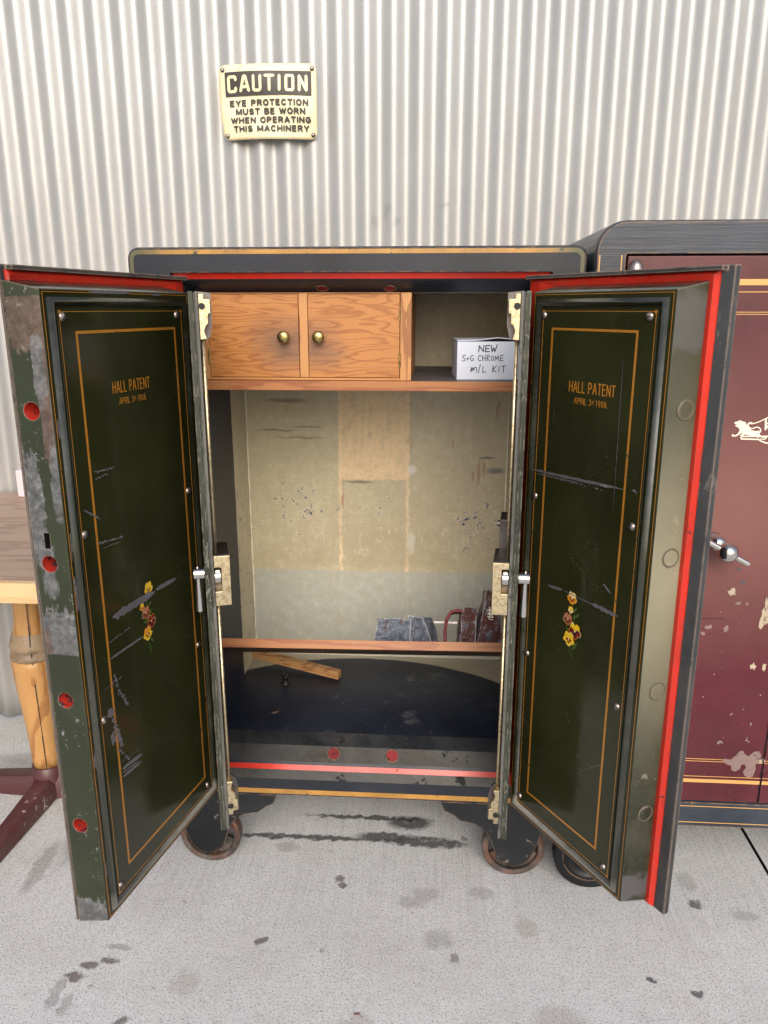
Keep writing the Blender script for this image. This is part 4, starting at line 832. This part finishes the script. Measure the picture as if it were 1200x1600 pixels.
# ------------------------------------------------------------------ inner doors
def inner_door(N_, F_, T_, left, label):
    """N_ near edge point, F_ far (hinge) point, T_ unit normal towards the safe's middle"""
    N_, F_, T_ = Vector((*N_, 0)), Vector((*F_, 0)), Vector((*T_, 0)); D = F_ - N_; L = D.length; D.normalize()
    F = lambda a, t, z: N_ + D * a + T_ * t + Vector((0, 0, z))
    bm = B(); box(bm, 0, L, .0, .0085, .317, 1.357, F); box(bm, .0035, L, .0086, .0110, .319, 1.355, F, 1); box(bm, .0, L, .0111, .0165, .317, 1.357, F, 1)
    d = obj('inner_door', bm, [M['green_plate'], M['plate_grey']], safe, bevel=.0008, label=label)
    bm = B(); cyl(bm, F(.012, .0210, .35), F(.012, .0210, .80), .0033, n=12); cyl(bm, F(.012, .0210, .885), F(.012, .0210, 1.30), .0033, n=12); obj('bolt_rod', bm, M['brass'], d, smooth=True)
    # cast brass lock case with a notch, drawn as a C in (t, z) and pushed back along a
    def FF(t, a, z): return F(a, t, z)
    x0, x1 = .0168, .0455; zt, zb = (.894, .798) if left else (.890, .791); m0, m1 = (.872, .826) if left else (.878, .832)
    bm = B(); prism(bm, [(x0, zb), (x1, zb), (x1 + .0005, zt), (x0, zt), (x0, m0), (x0 + .0125, m0), (x0 + .0125, m1), (x0, m1)], -.004, .080, FF); obj('lock_case', bm, M['brass'], d, bevel=.0012)
    bm = B(); prism(bm, [(x0 + .0002, zt + .0003), (x1 - .0002, zt + .0003), (x1 - .0002, zt + .0018), (x0 + .0002, zt + .0018)], -.002, .079, FF); prism(bm, [(x0 + .0002, m1 + .0002), (x0 + .0123, m1 + .0002), (x0 + .0123, m0 - .0002), (x0 + .0002, m0 - .0002)], .016, .070, FF); obj('lock_top', bm, M['iron'], d)
    bm = B(); cyl(bm, FF(x0 + .0003, .008, (m0 + m1) / 2 + .003), FF(x0 + .0115, .008, (m0 + m1) / 2 + .003), .0135, n=24); cyl(bm, FF(x0 + .002, .004, m0 - .010), FF(x0 + .010, .004, m0 - .010), .006, n=16); obj('latch_bolt', bm, M['chrome'], d, bevel=.0008)
    if not left:
     bm = B(); prism(bm, [(x0, .88), (x0 + (.024 if left else .022), .88), (x0 + (.024 if left else .022), .925 if left else .948), (x0, .925 if left else .948)], .0805, .14, FF)
     cyl(bm, FF(x0 + .022, .10, .935), FF(x0 + .028, .10, .935), .006)
     obj('bolt_guide', bm, M['iron'], d, bevel=.001)
    # end brackets with their shaped tails
    def bracket(zs, up):
        s_ = 1 if up else -1; z = lambda v: zs - s_ * v
        P = [(.0168, z(0)), (.0260, z(0)), (.0260, z(.008)), (.0365, z(.009)), (.0360, z(.032)), (.0320, z(.0325)), (.0318, z(.048)), (.0275, z(.052)), (.0245, z(.060)), (.0265, z(.068)), (.0285, z(.074)), (.0168, z(.075))]
        bm = B(); prism(bm, P, -.003, .016, FF); b_ = obj('bolt_bracket', bm, M['brass'], d, bevel=.0012)
        bm = B(); cyl(bm, FF(.022, -.0045, z(.020)), FF(.022, -.0031, z(.020)), .0055, n=16); obj('bracket_hole', bm, M['dark'], d)
        bm = B(); P = [(.0168, z(-.004)), (.0385, z(-.002)), (.0385, z(.050)), (.034, z(.07)), (.0168, z(.085))]
        prism(bm, P, .0165, .022, FF); obj('bracket_backing', bm, M['iron'], d)
    bracket(1.353, True); bracket(.352, False)
    # T handle on the outer side
    bm = B(); cyl(bm, FF(-.0205, .014, .858), FF(-.0002, .014, .858), .0108, n=32); obj('handle_barrel', bm, M['chrome'], d, bevel=.001)
    bm = B(); lathe(bm, [(0, .0018), (.0028, .0015), (.0040, -.006), (.0050, -.012), (.0060, -.03), (.0080, -.072), (.0082, -.0745), (0, -.0745)], FF(-.0125, .014, .8595) + Vector((0, 0, 0)), (0, 0, 1), 24); obj('handle_lever', bm, M['chrome'], d, smooth=True)
    bm = B(); ball(bm, FF(-.0125, .014, .870), .0028); obj('handle_pin', bm, M['chrome'], d, smooth=True)
    for z in (.45, .84, 1.23):
        bm = B(); cyl(bm, F(L + .004, .008, z - .03), F(L + .004, .008, z + .03), .005); obj('hinge', bm, M['green_plate'], d)
    return d
inner_door((-.4140, 1.303), (-.5085, 1.600), (.953, .303), True, 'left inner door, thin green plate seen edge on, its steel lever pointing down')
inner_door((.1535, 1.313), (.1885, 1.600), (-.993, .121), False, 'right inner door, thin green plate seen edge on, its steel lever pointing down')

# ------------------------------------------------------------------ wooden cabinet on the upper shelf
cx, cy, cz = -.2705, 1.613, 1.1840
cab = thing('wooden_cabinet', 'small varnished plywood cabinet with two brass knobs on the upper shelf', 'cabinet', (cx, cy, cz))
bm = B(); box(bm, -.489, -.478, 1.6275, 1.95, cz, 1.3605); box(bm, -.063, -.052, 1.6275, 1.95, cz, 1.3605); box(bm, -.4778, -.0632, 1.6275, 1.95, 1.350, 1.3605); box(bm, -.4778, -.0632, 1.6275, 1.95, cz, 1.190); box(bm, -.4778, -.0632, 1.940, 1.95, 1.1902, 1.3498)
obj('carcass', bm, M['pine_h'], cab)
bm = B(); box(bm, -.490, -.4735, 1.614, 1.627, cz, 1.3605); obj('stile', bm, M['pine_v'], cab, bevel=.0008)
bm = B(); box(bm, -.2825, -.2645, 1.614, 1.627, 1.190, 1.3585); obj('centre_post', bm, M['pine_v'], cab, bevel=.0008)
bm = B(); box(bm, -.0740, -.0510, 1.614, 1.627, cz, 1.3605); obj('stile', bm, M['pine_v'], cab, bevel=.0008)
bm = B(); box(bm, -.4733, -.0742, 1.6142, 1.627, cz, 1.1890); obj('bottom_rail', bm, M['pine_h'], cab, bevel=.0006)
bm = B(); box(bm, -.4733, -.0742, 1.6142, 1.627, 1.3586, 1.3605); obj('top_rail', bm, M['pine_h'], cab)
for x0, x1, kx in ((-.4722, -.2836, -.312), (-.2634, -.0752, -.2405)):
    bm = B(); box(bm, x0, x1, 1.6128, 1.6250, 1.1902, 1.3572); d = obj('cabinet_door', bm, M['ply'], cab, bevel=.0008)
    bm = B(); lathe(bm, [(0, 0), (.009, 0), (.0095, .001), (.006, .003), (.0045, .010), (.008, .014), (.0125, .017), (.0130, .020), (.0115, .0235), (.006, .0255), (0, .026)], (kx, 1.6128, 1.2725), (0, -1, 0), 24); obj('knob', bm, M['brass_dark'], d, smooth=True)
for x, z in ((-.4728, 1.232), (-.0747, 1.318), (-.0747, 1.226)):
    bm = B(); cyl(bm, (x, 1.6120, z - .014), (x, 1.6120, z + .014), .0022, n=12); obj('hinge', bm, M['brass_dark'], cab)

# ------------------------------------------------------------------ white carton with handwriting
ba, bY = radians(3), 1.652
carton = thing('cardboard_box', 'white cardboard box with handwritten black words on the upper shelf beside the cabinet', 'box', (.112, 1.72, 1.1835))
def FB(a, t, z): return Vector((.0445, bY, 1.1838)) + Vector((cos(ba), sin(ba), 0)) * a + Vector((-sin(ba), cos(ba), 0)) * t + Vector((0, 0, z))
bw, bd, bh = .136, .15, .0785
bm = B(); box(bm, 0, bw, 0, .0015, 0, bh, FB); obj('front_panel', bm, M['carton'], carton)
bm = B(); box(bm, 0, .0015, .0016, bd, 0, bh, FB); obj('side_panel', bm, M['carton'], carton)
bm = B(); box(bm, bw - .0015, bw, .0016, bd, 0, bh, FB); obj('side_panel', bm, M['carton'], carton)
bm = B(); box(bm, .0016, bw - .0016, bd - .0015, bd, 0, bh, FB); obj('back_panel', bm, M['carton'], carton)
bm = B(); box(bm, .0016, bw - .0016, .0016, bd - .0016, 0, .0015, FB); obj('base_panel', bm, M['carton'], carton)
bm = B()   # lid flap that has lifted a little towards the right
P = [(0, .001, bh + .0008), (.045, .001, bh + .002), (.085, .001, bh + .007), (.118, .002, bh + .0035), (bw, .003, bh + .001)]
Q = [(0, bd, bh + .0015), (.045, bd, bh + .0015), (.085, bd, bh + .0015), (.118, bd, bh + .0015), (bw, bd, bh + .0015)]
A_ = [bm.verts.new(FB(*p)) for p in P]; C_ = [bm.verts.new(FB(*p)) for p in Q]
for i in range(4): bm.faces.new((A_[i], A_[i + 1], C_[i + 1], C_[i]))
lid = obj('lid_flap', bm, M['carton'], carton); s_ = lid.modifiers.new('s', 'SOLIDIFY'); s_.thickness = .0015; s_.offset = 1
HW = {'N': ([[(0, 0), (.08, .95), (.75, .05), (.8, 1)]], .85), 'E': ([[(.7, 1), (.05, .95), (.1, .5), (.6, .53)], [(.1, .5), (.02, .02), (.7, .05)]], .75), 'W': ([[(0, 1), (.18, .02), (.42, .65), (.62, .02), (.95, 1.1)]], .95),
      'S': ([[(.75, .9), (.5, 1.02), (.12, .85), (.2, .58), (.62, .42), (.7, .15), (.35, -.02), (0, .1)]], .78), '+': ([[(.25, .15), (.28, .62)], [(0, .38), (.55, .4)]], .6), 'G': ([[(.75, .88), (.4, 1), (.08, .7), (.05, .25), (.35, 0), (.7, .12), (.7, .42), (.4, .42)]], .8),
      'C': ([[(.7, .85), (.4, 1), (.08, .65), (.08, .25), (.35, 0), (.72, .12)]], .75), 'H': ([[(.05, 1), (.05, 0)], [(.65, 1.05), (.62, 0)], [(.05, .5), (.65, .52)]], .75), 'R': ([[(.08, 0), (.08, 1), (.5, 1.02), (.62, .78), (.1, .5), (.7, 0)]], .72),
      'O': ([[(.3, .85), (.05, .55), (.15, .15), (.45, .1), (.6, .45), (.5, .8), (.3, .85)]], .68), 'M': ([[(0, 0), (.12, .85), (.4, .3), (.7, .9), (.9, 0)]], .95), 'm': ([[(0, .0), (.1, .75), (.2, .2), (.35, .75), (.5, .3), (.62, .8), (.95, .72), (1.0, .0)]], 1.0),
      '/': ([[(0, -.1), (.32, 1.25)]], .4), 'L': ([[(.12, .95), (.05, 0), (.65, .08)]], .7), 'K': ([[(.08, 1), (.05, 0)], [(.65, 1), (.08, .42), (.65, .02)]], .75), 'I': ([[(.1, .85), (.08, .05)]], .2), 'T': ([[(0, .92), (.75, 1)], [(.38, .95), (.35, .02)]], .75), ' ': ([], .45)}
def handwrite(txt, a, z, h, sp=.0022, w_=.0017, wd=.78):
    bm = B()
    for ch in txt:
        st, adv = HW[ch]
        for s_ in st:
            pts = []
            for p, q in zip(s_, s_[1:]): pts += [(p[0] + (q[0] - p[0]) * i / 3, p[1] + (q[1] - p[1]) * i / 3) for i in range(3)]
            pts.append(s_[-1]); ribbon(bm, [(a + p[0] * h * wd, z + p[1] * h) for p in pts], w_, FB, -.0003)
        a += adv * h * wd + sp
    obj('handwriting', bm, M['ink'], carton, normals=False)
handwrite('NEW', .0445, .0575, .0130, .0025, .0022, 1.0)
handwrite('S+G CHROME', .0100, .0385, .0120, .0020, .0015, .80)
handwrite('m/L KIT', .0290, .0150, .0135, .0032, .0016, .95)

# ------------------------------------------------------------------ slipped lower shelf and the scrap on it
sb = thing('shelf_board', 'loose wooden shelf board sloping down to the back of the safe', 'board', (-.158, 1.74, .51))
sl = math.atan2(.420 - .577, 1.915 - 1.6095); us, un = Vector((0, cos(sl), sin(sl))), Vector((0, -sin(sl), cos(sl)))
def FSB(x, s, h): return Vector((x, 1.6095, .5735 if x < -.2 else .582)) + us * s + un * h
bm = B(); box(bm, -.5095, .194, .0, .345, .0, .0185, FSB); obj('board', bm, M['brown'], sb, bevel=.001)
bm = B(); box(bm, -.5095, .194, -.0032, -.0003, -.001, .0195, FSB); obj('front_edging', bm, M['shelf_edge'], sb, bevel=.0008)
def FI(x, s, h): return Vector((x, 1.6095, .5775)) + us * s + un * (h + .0185)
def lumpy(bm, amt, seed, cuts=3):
    bmesh.ops.subdivide_edges(bm, edges=bm.edges[:], cuts=cuts, use_grid_fill=True)
    for v in bm.verts:
        n_ = mnoise.noise_vector(v.co * 45 + Vector((seed, 0, 0))); v.co += n_ * amt
    return bm
def rotbox(x0, x1, s0, s1, h, lean=0, twist=0, top=1.0, base=.003):
    bm = B(); cxx, css = (x0 + x1) / 2, (s0 + s1) / 2
    def G(x, s, z):
        k_ = 1 - (1 - top) * (z / h); dx_, ds = (x - cxx) * k_ + lean * z, (s - css) * k_; c_, s__ = cos(twist), sin(twist)
        return FI(cxx + dx_ * c_ - ds * s__, css + dx_ * s__ + ds * c_, z + base)
    box(bm, x0, x1, s0, s1, 0, h, G); return bm
bm = lumpy(rotbox(-.139, -.052, .085, .15, .056, .1, .03, .95), .0045, 1, 4); tag(obj('scrap_block', bm, M['scrap'], None, loc=FI(-.09, .11, 0)), 'squat peeling grey block, leftmost piece of scrap on the sloping board', 'metal part')
bm = lumpy(rotbox(-.036, .014, .080, .130, .064, -.32, -.5, .85), .006, 5, 4); tag(obj('scrap_block', bm, M['scrap'], None, loc=FI(-.02, .11, 0)), 'peeling grey block turned at an angle, second piece of scrap from the left', 'metal part')
strap = thing('bent_strap', 'curved steel strap with red inside, third piece of scrap from the left', 'metal part', FI(.055, .11, 0))
bm = B(); V = []
OUTL = [(.030, .0), (.029, .035), (.033, .064), (.044, .082), (.060, .087), (.076, .085), (.084, .080)]   # (x, height) of the bent strap
for i, (x, h) in enumerate(OUTL):
    d = Vector(OUTL[min(i + 1, len(OUTL) - 1)]) - Vector(OUTL[max(i - 1, 0)]); d.normalize(); n_ = Vector((-d.y, d.x)) * -.0075
    V.append([bm.verts.new(FI(px_, ss, ph_)) for px_, ss, ph_ in ((x, .085, h), (x, .145, h), (x + n_.x, .145, h + n_.y), (x + n_.x, .085, h + n_.y))])
for A_, C_ in zip(V, V[1:]):
    for i in range(4): bm.faces.new((A_[i], A_[(i + 1) % 4], C_[(i + 1) % 4], C_[i])).material_index = 1 if i in (2, 3) else 0
for e_ in (V[0], V[-1]): bm.faces.new(e_)
obj('strap', bm, [M['scrap_red'], M['red_dull']], strap, bevel=.001)
bm = lumpy(rotbox(.062, .101, .08, .15, .088, .08, .1, .85), .005, 9, 5); obj('strap_end', bm, M['scrap_red'], strap)
bm = B(); box(bm, .005, .062, .10, .108, .052, .057, FI); obj('cross_bar', bm, M['iron'], strap)
tallb = thing('scrap_block', 'tall peeling maroon block with a small white mark, rightmost piece of scrap', 'metal part', FI(.14, .1, 0))
bm = lumpy(rotbox(.104, .162, .075, .14, .132, .10, .12, .66), .005, 14, 5); obj('block', bm, M['scrap_red'], tallb)
bm = B()
FT = lambda a, t, z: FI(.139 + a, .0715 - (.004 if z < .06 else .0) + t + z * .07, z + .003)
for s_ in ([(-.006, .080), (.002, .083), (-.001, .076), (-.006, .072), (.004, .070), (.006, .064), (-.006, .066)], [(-.002, .088), (.000, .072), (-.004, .060), (.005, .058)]): ribbon(bm, s_, .0022, FT, -.0035)
obj('white_mark', bm, M['ivory_ink'], tallb, normals=False)

# ------------------------------------------------------------------ pine offcut and bolts on the safe floor
bm = B(); p0, p1 = Vector((-.500, 1.975, .386)), Vector((-.247, 1.90, .3645)); D_ = (p1 - p0).normalized(); Wd = Vector((0, 0, 1)).cross(D_).normalized(); Up = D_.cross(Wd) * 1
FST = lambda a, t, z: p0 + D_ * a + Wd * t + Up * z
Ls = (p1 - p0).length
box(bm, 0, Ls, -.011, .011, -.011, .011, FST); tag(obj('wood_offcut', bm, M['stick'], None, bevel=.0012, loc=p0), 'narrow pine offcut lying at the back of the dark safe floor', 'wood stick')
bm = B(); lathe(bm, [(0, 0), (.011, 0), (.012, .002), (.006, .005), (.0055, .012), (.008, .016), (.0095, .0225), (.008, .025), (0, .026)], (-.389, 1.862, .3525), (0, 0, 1), 20); tag(obj('loose_bolt', bm, M['black_worn'], None, smooth=True, loc=(-.389, 1.862, .3525)), 'dark bolt standing upright on the safe floor below the offcut', 'bolt')
bm = B(); lathe(bm, [(0, 0), (.012, 0), (.0122, .003), (.009, .0052), (0, .0055)], (-.389, 1.715, .3525), (0, 0, 1), 20); tag(obj('loose_bolt', bm, M['black_worn'], None, smooth=True, loc=(-.389, 1.715, .3525)), 'flat dark bolt head nearer the front of the safe floor', 'bolt')

# ------------------------------------------------------------------ second safe
s2 = thing('antique_safe', 'larger black antique safe with closed maroon doors, standing to the right', 'safe', (.74, 1.83, 0))
Y2 = 1.530; X20, X21, Z20, Z21 = .2935, 1.250, .2055, 1.487
bm = B()
loft(bm, [(RR(X20 + .03, X21 - .03, Z20 + .01, Z21 - .03, .04), 2.145), (RR(X20, X21, Z20, Z21, .055), 2.12), (RR(X20, X21, Z20, Z21, .055), Y2 + .008), (RR(X20 + .004, X21 - .004, Z20 + .002, Z21 - .004, .052), Y2),
          (RR(.349, 1.195, .267, 1.428, .003), Y2), (RR(.351, 1.193, .269, 1.426, .003), Y2 + .006), (RR(.351, 1.193, .269, 1.426, .003), Y2 + .03)], cap0=0, cap1=0)
obj('body', bm, M['slate'], s2)
for x0, x1, lb in ((.3535, .7265, None), (.7285, 1.1905, None)):
    bm = B(); box(bm, x0, x1, Y2 + .0015, Y2 + .028, .2715, 1.4235); leafd = obj('door', bm, M['maroon'], s2, bevel=.0015)
    if x0 < .5: dL = leafd
    else: dR = leafd
def hstripe(z, h, door_pair=True, mat='gold_pale'):
    for x0, x1, d in ((.3850, .7262, dL), (.7288, 1.160, dR)):
        bm = B(); box(bm, x0, x1, Y2 + .0009, Y2 + .002, z - h / 2, z + h / 2); obj('gold_stripe', bm, M[mat], d)
for z, h in ((1.3765, .011), (1.3590, .0016), (1.3225, .0013), (1.3185, .0013), (.3765, .0013), (.3710, .0013), (.3335, .0014), (.3225, .0085)): hstripe(z, h)
for z in (.2585, .2175):
    bm = B(); box(bm, X20 + .006, X21 - .006, Y2 - .0006, Y2 + .001, z - .0008, z + .0008); obj('gold_stripe', bm, M['gold_pale'], s2)
for x in (.3010, .3415):
    bm = B(); box(bm, x - .0010, x + .0010, Y2 - .0006, Y2 + .001, .26, 1.425); obj('gold_stripe', bm, M['gold_pale'], s2)
# hinge with its egg shaped finial
for zt in (1.390, .62):
    bm = B(); cyl(bm, (.366, Y2 - .012, zt - .10), (.366, Y2 - .012, zt), .0105); lathe(bm, [(.0105, 0), (.0135, .003), (.0140, .009), (.012, .017), (.007, .024), (0, .027)], (.366, Y2 - .012, zt), (0, 0, 1), 24)
    h = obj('hinge', bm, M['screw'], s2, smooth=True)
# crossbar handle with ball
hc = Vector((.5775, 1.480, .866)); bm = B(); cyl(bm, (.566, Y2 + .0015, .875), (.5675, Y2 - .010, .875), .019, .014); ball(bm, (.568, 1.512, .875), .0175); h = obj('handle_mount', bm, M['chrome'], s2, smooth=True)
bm = B(); ball(bm, hc, .0205); cyl(bm, (.5676, 1.512, .875), hc, .009); obj('handle_ball', bm, M['chrome'], s2, smooth=True)
bd_ = Vector((.045, 0, -.0245)).normalized(); bm = B(); cyl(bm, hc - bd_ * .048, hc + bd_ * .048, .0062); obj('handle_bar', bm, M['chrome'], s2, bevel=.001)
# emblem: lion on a scrolled plinth
F2 = lambda a, t, z: Vector((a, Y2 + .0015 + t, z))
LION = [(0.578, 1.0895), (0.5797, 1.0924), (0.5818, 1.092), (0.582, 1.0899), (0.5852, 1.0904), (0.589, 1.0929), (0.5922, 1.0997), (0.592, 1.1022), (0.5874, 1.1063), (0.5832, 1.1079), (0.5826, 1.1096), (0.5868, 1.1121), (0.5819, 1.1121), (0.5804, 1.1145), (0.5823, 1.1162), (0.5885, 1.1179), (0.5903, 1.12), (0.595, 1.1176), (0.6025, 1.1156), (0.6029, 1.1123), (0.6055, 1.1102), (0.6095, 1.104), (0.6156, 1.0999), (0.6263, 1.0983), (0.63, 1.0942), (0.6329, 1.0901), (0.6161, 1.0895), (0.6053, 1.0914), (0.602, 1.0922), (0.6022, 1.0906), (0.5983, 1.0893), (0.5926, 1.0892), (0.5986, 1.0939), (0.5976, 1.0955), (0.5916, 1.0913), (0.5887, 1.0883), (0.5823, 1.0874), (0.579, 1.0878)]
bm = B(); flat(bm, LION, F2, -.0006)
for pts, w_ in (([(.6062, 1.1115), (.6079, 1.1073), (.6119, 1.104), (.6168, 1.1037), (.6221, 1.1062), (.6269, 1.1063), (.6314, 1.1026), (.632, 1.0976), (.6298, 1.0959), (.6274, 1.0992)], .0022), ([(.6072, 1.1127), (.6106, 1.1148), (.614, 1.1136)], .0036), ([(.6164, 1.1132), (.6272, 1.1171), (.6423, 1.1251), (.66, 1.134)], .0020),
                ([(.66, 1.089), (.5984, 1.088), (.5962, 1.0863), (.5974, 1.083), (.6298, 1.0825), (.6359, 1.0788), (.6427, 1.0763), (.6518, 1.0748), (.664, 1.074)], .0026), ([(.6278, 1.0858), (.6315, 1.0884), (.639, 1.0864), (.6448, 1.0856), (.6411, 1.0826), (.6329, 1.0834)], .0018), ([(.6390, 1.1217), (.6407, 1.1022)], .0036), ([(.6399, 1.1118), (.6458, 1.116)], .0026), ([(.64, 1.111), (.6483, 1.1023)], .0030)):
    ribbon(bm, pts, w_, F2, -.0007)
obj('emblem', bm, M['ivory_ink'], s2, normals=False)
random.seed(11)
MAUVE = [(0.6375, 0.377), (0.6435, 0.3799), (0.6554, 0.3771), (0.6644, 0.3865), (0.6731, 0.3992), (0.6801, 0.4005), (0.6838, 0.393), (0.6931, 0.3877), (0.7032, 0.3991), (0.713, 0.4009), (0.718, 0.3954), (0.7202, 0.3822), (0.7176, 0.3754), (0.7098, 0.3683), (0.7121, 0.3566), (0.7077, 0.3378), (0.6994, 0.3341), (0.6902, 0.3388), (0.6853, 0.3487), (0.6907, 0.3591), (0.6884, 0.3664), (0.6811, 0.3671), (0.6781, 0.3552), (0.6687, 0.3487), (0.6612, 0.351), (0.6585, 0.3627), (0.6494, 0.3657), (0.6431, 0.3705)]
bm = B(); flat(bm, MAUVE, F2, -.0009); obj('bare_patch', bm, M['chip_mauve'], dL, normals=False)
for i, (x, z, ra, rz, m_) in enumerate(((.6167, .766, .0085, .0065, 'chip_tan'), (.691, .725, .017, .031, 'chip_tan'), (.676, .601, .0055, .0075, 'chip_tan'), (.5749, .687, .008, .0045, 'chip_mauve'), (.612, .684, .006, .006, 'chip_mauve'), (.5670, .672, .005, .003, 'chip_mauve'), (.6238, .815, .0055, .003, 'gouge'), (.636, .787, .005, .003, 'gouge'),
                                        (.6275, .419, .006, .004, 'chip_mauve'), (.5359, .3965, .0045, .003, 'chip_tan'), (.541, .3325, .006, .0022, 'ivory_ink'), (.630, .7415, .006, .003, 'chip_mauve'), (.6485, .740, .003, .003, 'chip_mauve'), (.7, .60, .004, .008, 'chip_tan'), (.722, .377, .007, .005, 'chip_tan'))):
    bm = B(); flat(bm, blotch(x, z, ra, rz, 26, .4, i * 4.7), F2, -.0011); obj('bare_patch', bm, M[m_], dL, normals=False)
bm = B()
for i in range(26):
    x, z = random.uniform(.50, .72), random.uniform(.30, .80); r_ = random.uniform(.0005, .0014); flat(bm, blotch(x, z, r_, r_ * random.uniform(.6, 1.3), 8, .4, i), F2, -.0012)
tag(obj('paint_flecks', bm, M['chip_tan'], dL, normals=False), kind='stuff')
bm = B(); flat(bm, streak(.55, .7045, .612, .7065, .0012, seed=4), F2, -.0010); flat(bm, streak(.7245, .27, .7255, .50, .0022, seed=8, rough=.9, wf=lambda q: .5 + .5 * sin(q * 23) ** 2), F2, -.0013); obj('crack', bm, M['dark'], dL, normals=False)
# wheels and forks of the second safe
for x, y in ((.382, Y2 + .05), (1.13, Y2 + .05), (.382, 2.08), (1.13, 2.08)):
    bm = B(); lathe(bm, [(.064, -.016), (.080, -.019), (.0855, -.014), (.086, 0), (.0855, .014), (.080, .019), (.064, .016), (.060, .006), (.022, .008), (.020, .018), (0, .018)], (x, y, .086), (0, 1, 0), 44)
    lathe(bm, [(.064, -.016), (.060, -.006), (.022, -.008), (.020, -.018), (0, -.018)], (x, y, .086), (0, 1, 0), 44); obj('wheel', bm, M['black_worn'], s2, smooth=True)
    bm = B()
    for yy in (y - .034, y + .026): prism(bm, [(x - .055, .206), (x + .055, .206), (x + .02, .07), (x - .02, .07)], yy, yy + .008)
    obj('fork', bm, M['black_worn'], s2, bevel=.001)

# ------------------------------------------------------------------ table on the left
TX, TY = -1.072, 1.85
tb = thing('table', 'wooden table on a turned post and maroon iron foot, left of the open safe', 'table', (TX, TY, 0))
bm = B(); box(bm, -2.6, -.775, 1.452, 2.214, .742, .7845); obj('table_top', bm, M['table_wood'], tb, bevel=.001)
bm = B(); box(bm, -2.6, -.7752, 1.434, 1.4515, .7395, .7840); obj('front_edging', bm, M['table_edge'], tb, bevel=.0015)
prof = [(0, .088), (.0385, .088), (.0395, .12), (.0445, .215), (.0515, .29), (.0565, .345), (.0605, .40), (.0600, .415), (.0555, .420)]
bm = B(); lathe(bm, prof, (TX, TY, 0), (0, 0, 1), 48)
lathe(bm, [(.0555, .4201), (.0605, .424), (.0615, .430), (.0600, .436), (.0535, .441), (.0535, .446), (.0585, .452), (.0600, .460), (.0555, .475), (.0475, .497), (.0455, .5)], (TX, TY, 0), (0, 0, 1), 48, mis=[1] * 8 + [1, 0])
lathe(bm, [(.0455, .5), (.0415, .52), (.0395, .56), (.0395, .66), (.045, .70), (.06, .7415)], (TX, TY, 0), (0, 0, 1), 48)
pst = obj('turned_post', bm, [M['leg_wood'], M['leg_scuff']], tb, smooth=True)
bm = B(); vcr = Vector((TX, TY, 0)); 
for seg in range(12):
    z0, z1 = .09 + seg * .054, .09 + (seg + 1) * .054
    def rad(z):
        P_ = [(.088, .0385), (.215, .0445), (.345, .0565), (.40, .0605), (.42, .056), (.46, .060), (.5, .0455), (.56, .0395), (.74, .0395)]
        for (za, ra), (zb, rb) in zip(P_, P_[1:]):
            if za <= z <= zb: return ra + (rb - ra) * (z - za) / (zb - za)
        return .0395
    aa = radians(-68); w_ = .0012 + .0004 * sin(seg * 2.1)
    q = [(z0, -w_), (z0, w_), (z1, w_), (z1, -w_)]
    bm.faces.new([bm.verts.new(vcr + Vector((cos(aa), sin(aa), 0)) * (rad(z) + .0005) + Vector((-sin(aa), cos(aa), 0)) * d + Vector((0, 0, z))) for z, d in q])
obj('drying_crack', bm, M['dark'], tb, normals=False)
bm = B(); lathe(bm, [(0, .0), (.050, 0), (.048, .04), (.0435, .060), (.0425, .093), (.0395, .0945), (.0385, .090)], (TX, TY, 0), (0, 0, 1), 40); obj('iron_collar', bm, M['maroon_iron'], tb, smooth=True)
for k_ in range(4):
    a = radians(268 + 90 * k_); v, s_ = Vector((cos(a), sin(a), 0)), Vector((-sin(a), cos(a), 0))
    FA = lambda u_, t, z: Vector((TX, TY, 0)) + v * t + s_ * u_ + Vector((0, 0, z))
    bm = B(); secs = []
    for t, wb, h in ((.020, .036, .066), (.06, .034, .058), (.16, .031, .050), (.30, .027, .040), (.40, .024, .030), (.415, .020, .020)):
        secs.append(([(-wb, 0.0 + (.001 if t < .39 else 0)), (wb, .001), (wb * .96, h * .70), (wb * .58, h), (-wb * .58, h), (-wb * .96, h * .70)], t))
    loft(bm, secs, FA, cap0=0, cap1=0); obj('foot', bm, M['maroon_iron'], tb, bevel=.003)
# small pale box at the wall
bm = B(); box(bm, -1.236, -1.176, 2.150, 2.2125, .7850, .866); o = obj('small_box', bm, M['pinkwhite'], None, bevel=.004, loc=(-1.206, 2.18, .785)); tag(o, 'small pale pinkish box standing at the back edge of the table', 'box')
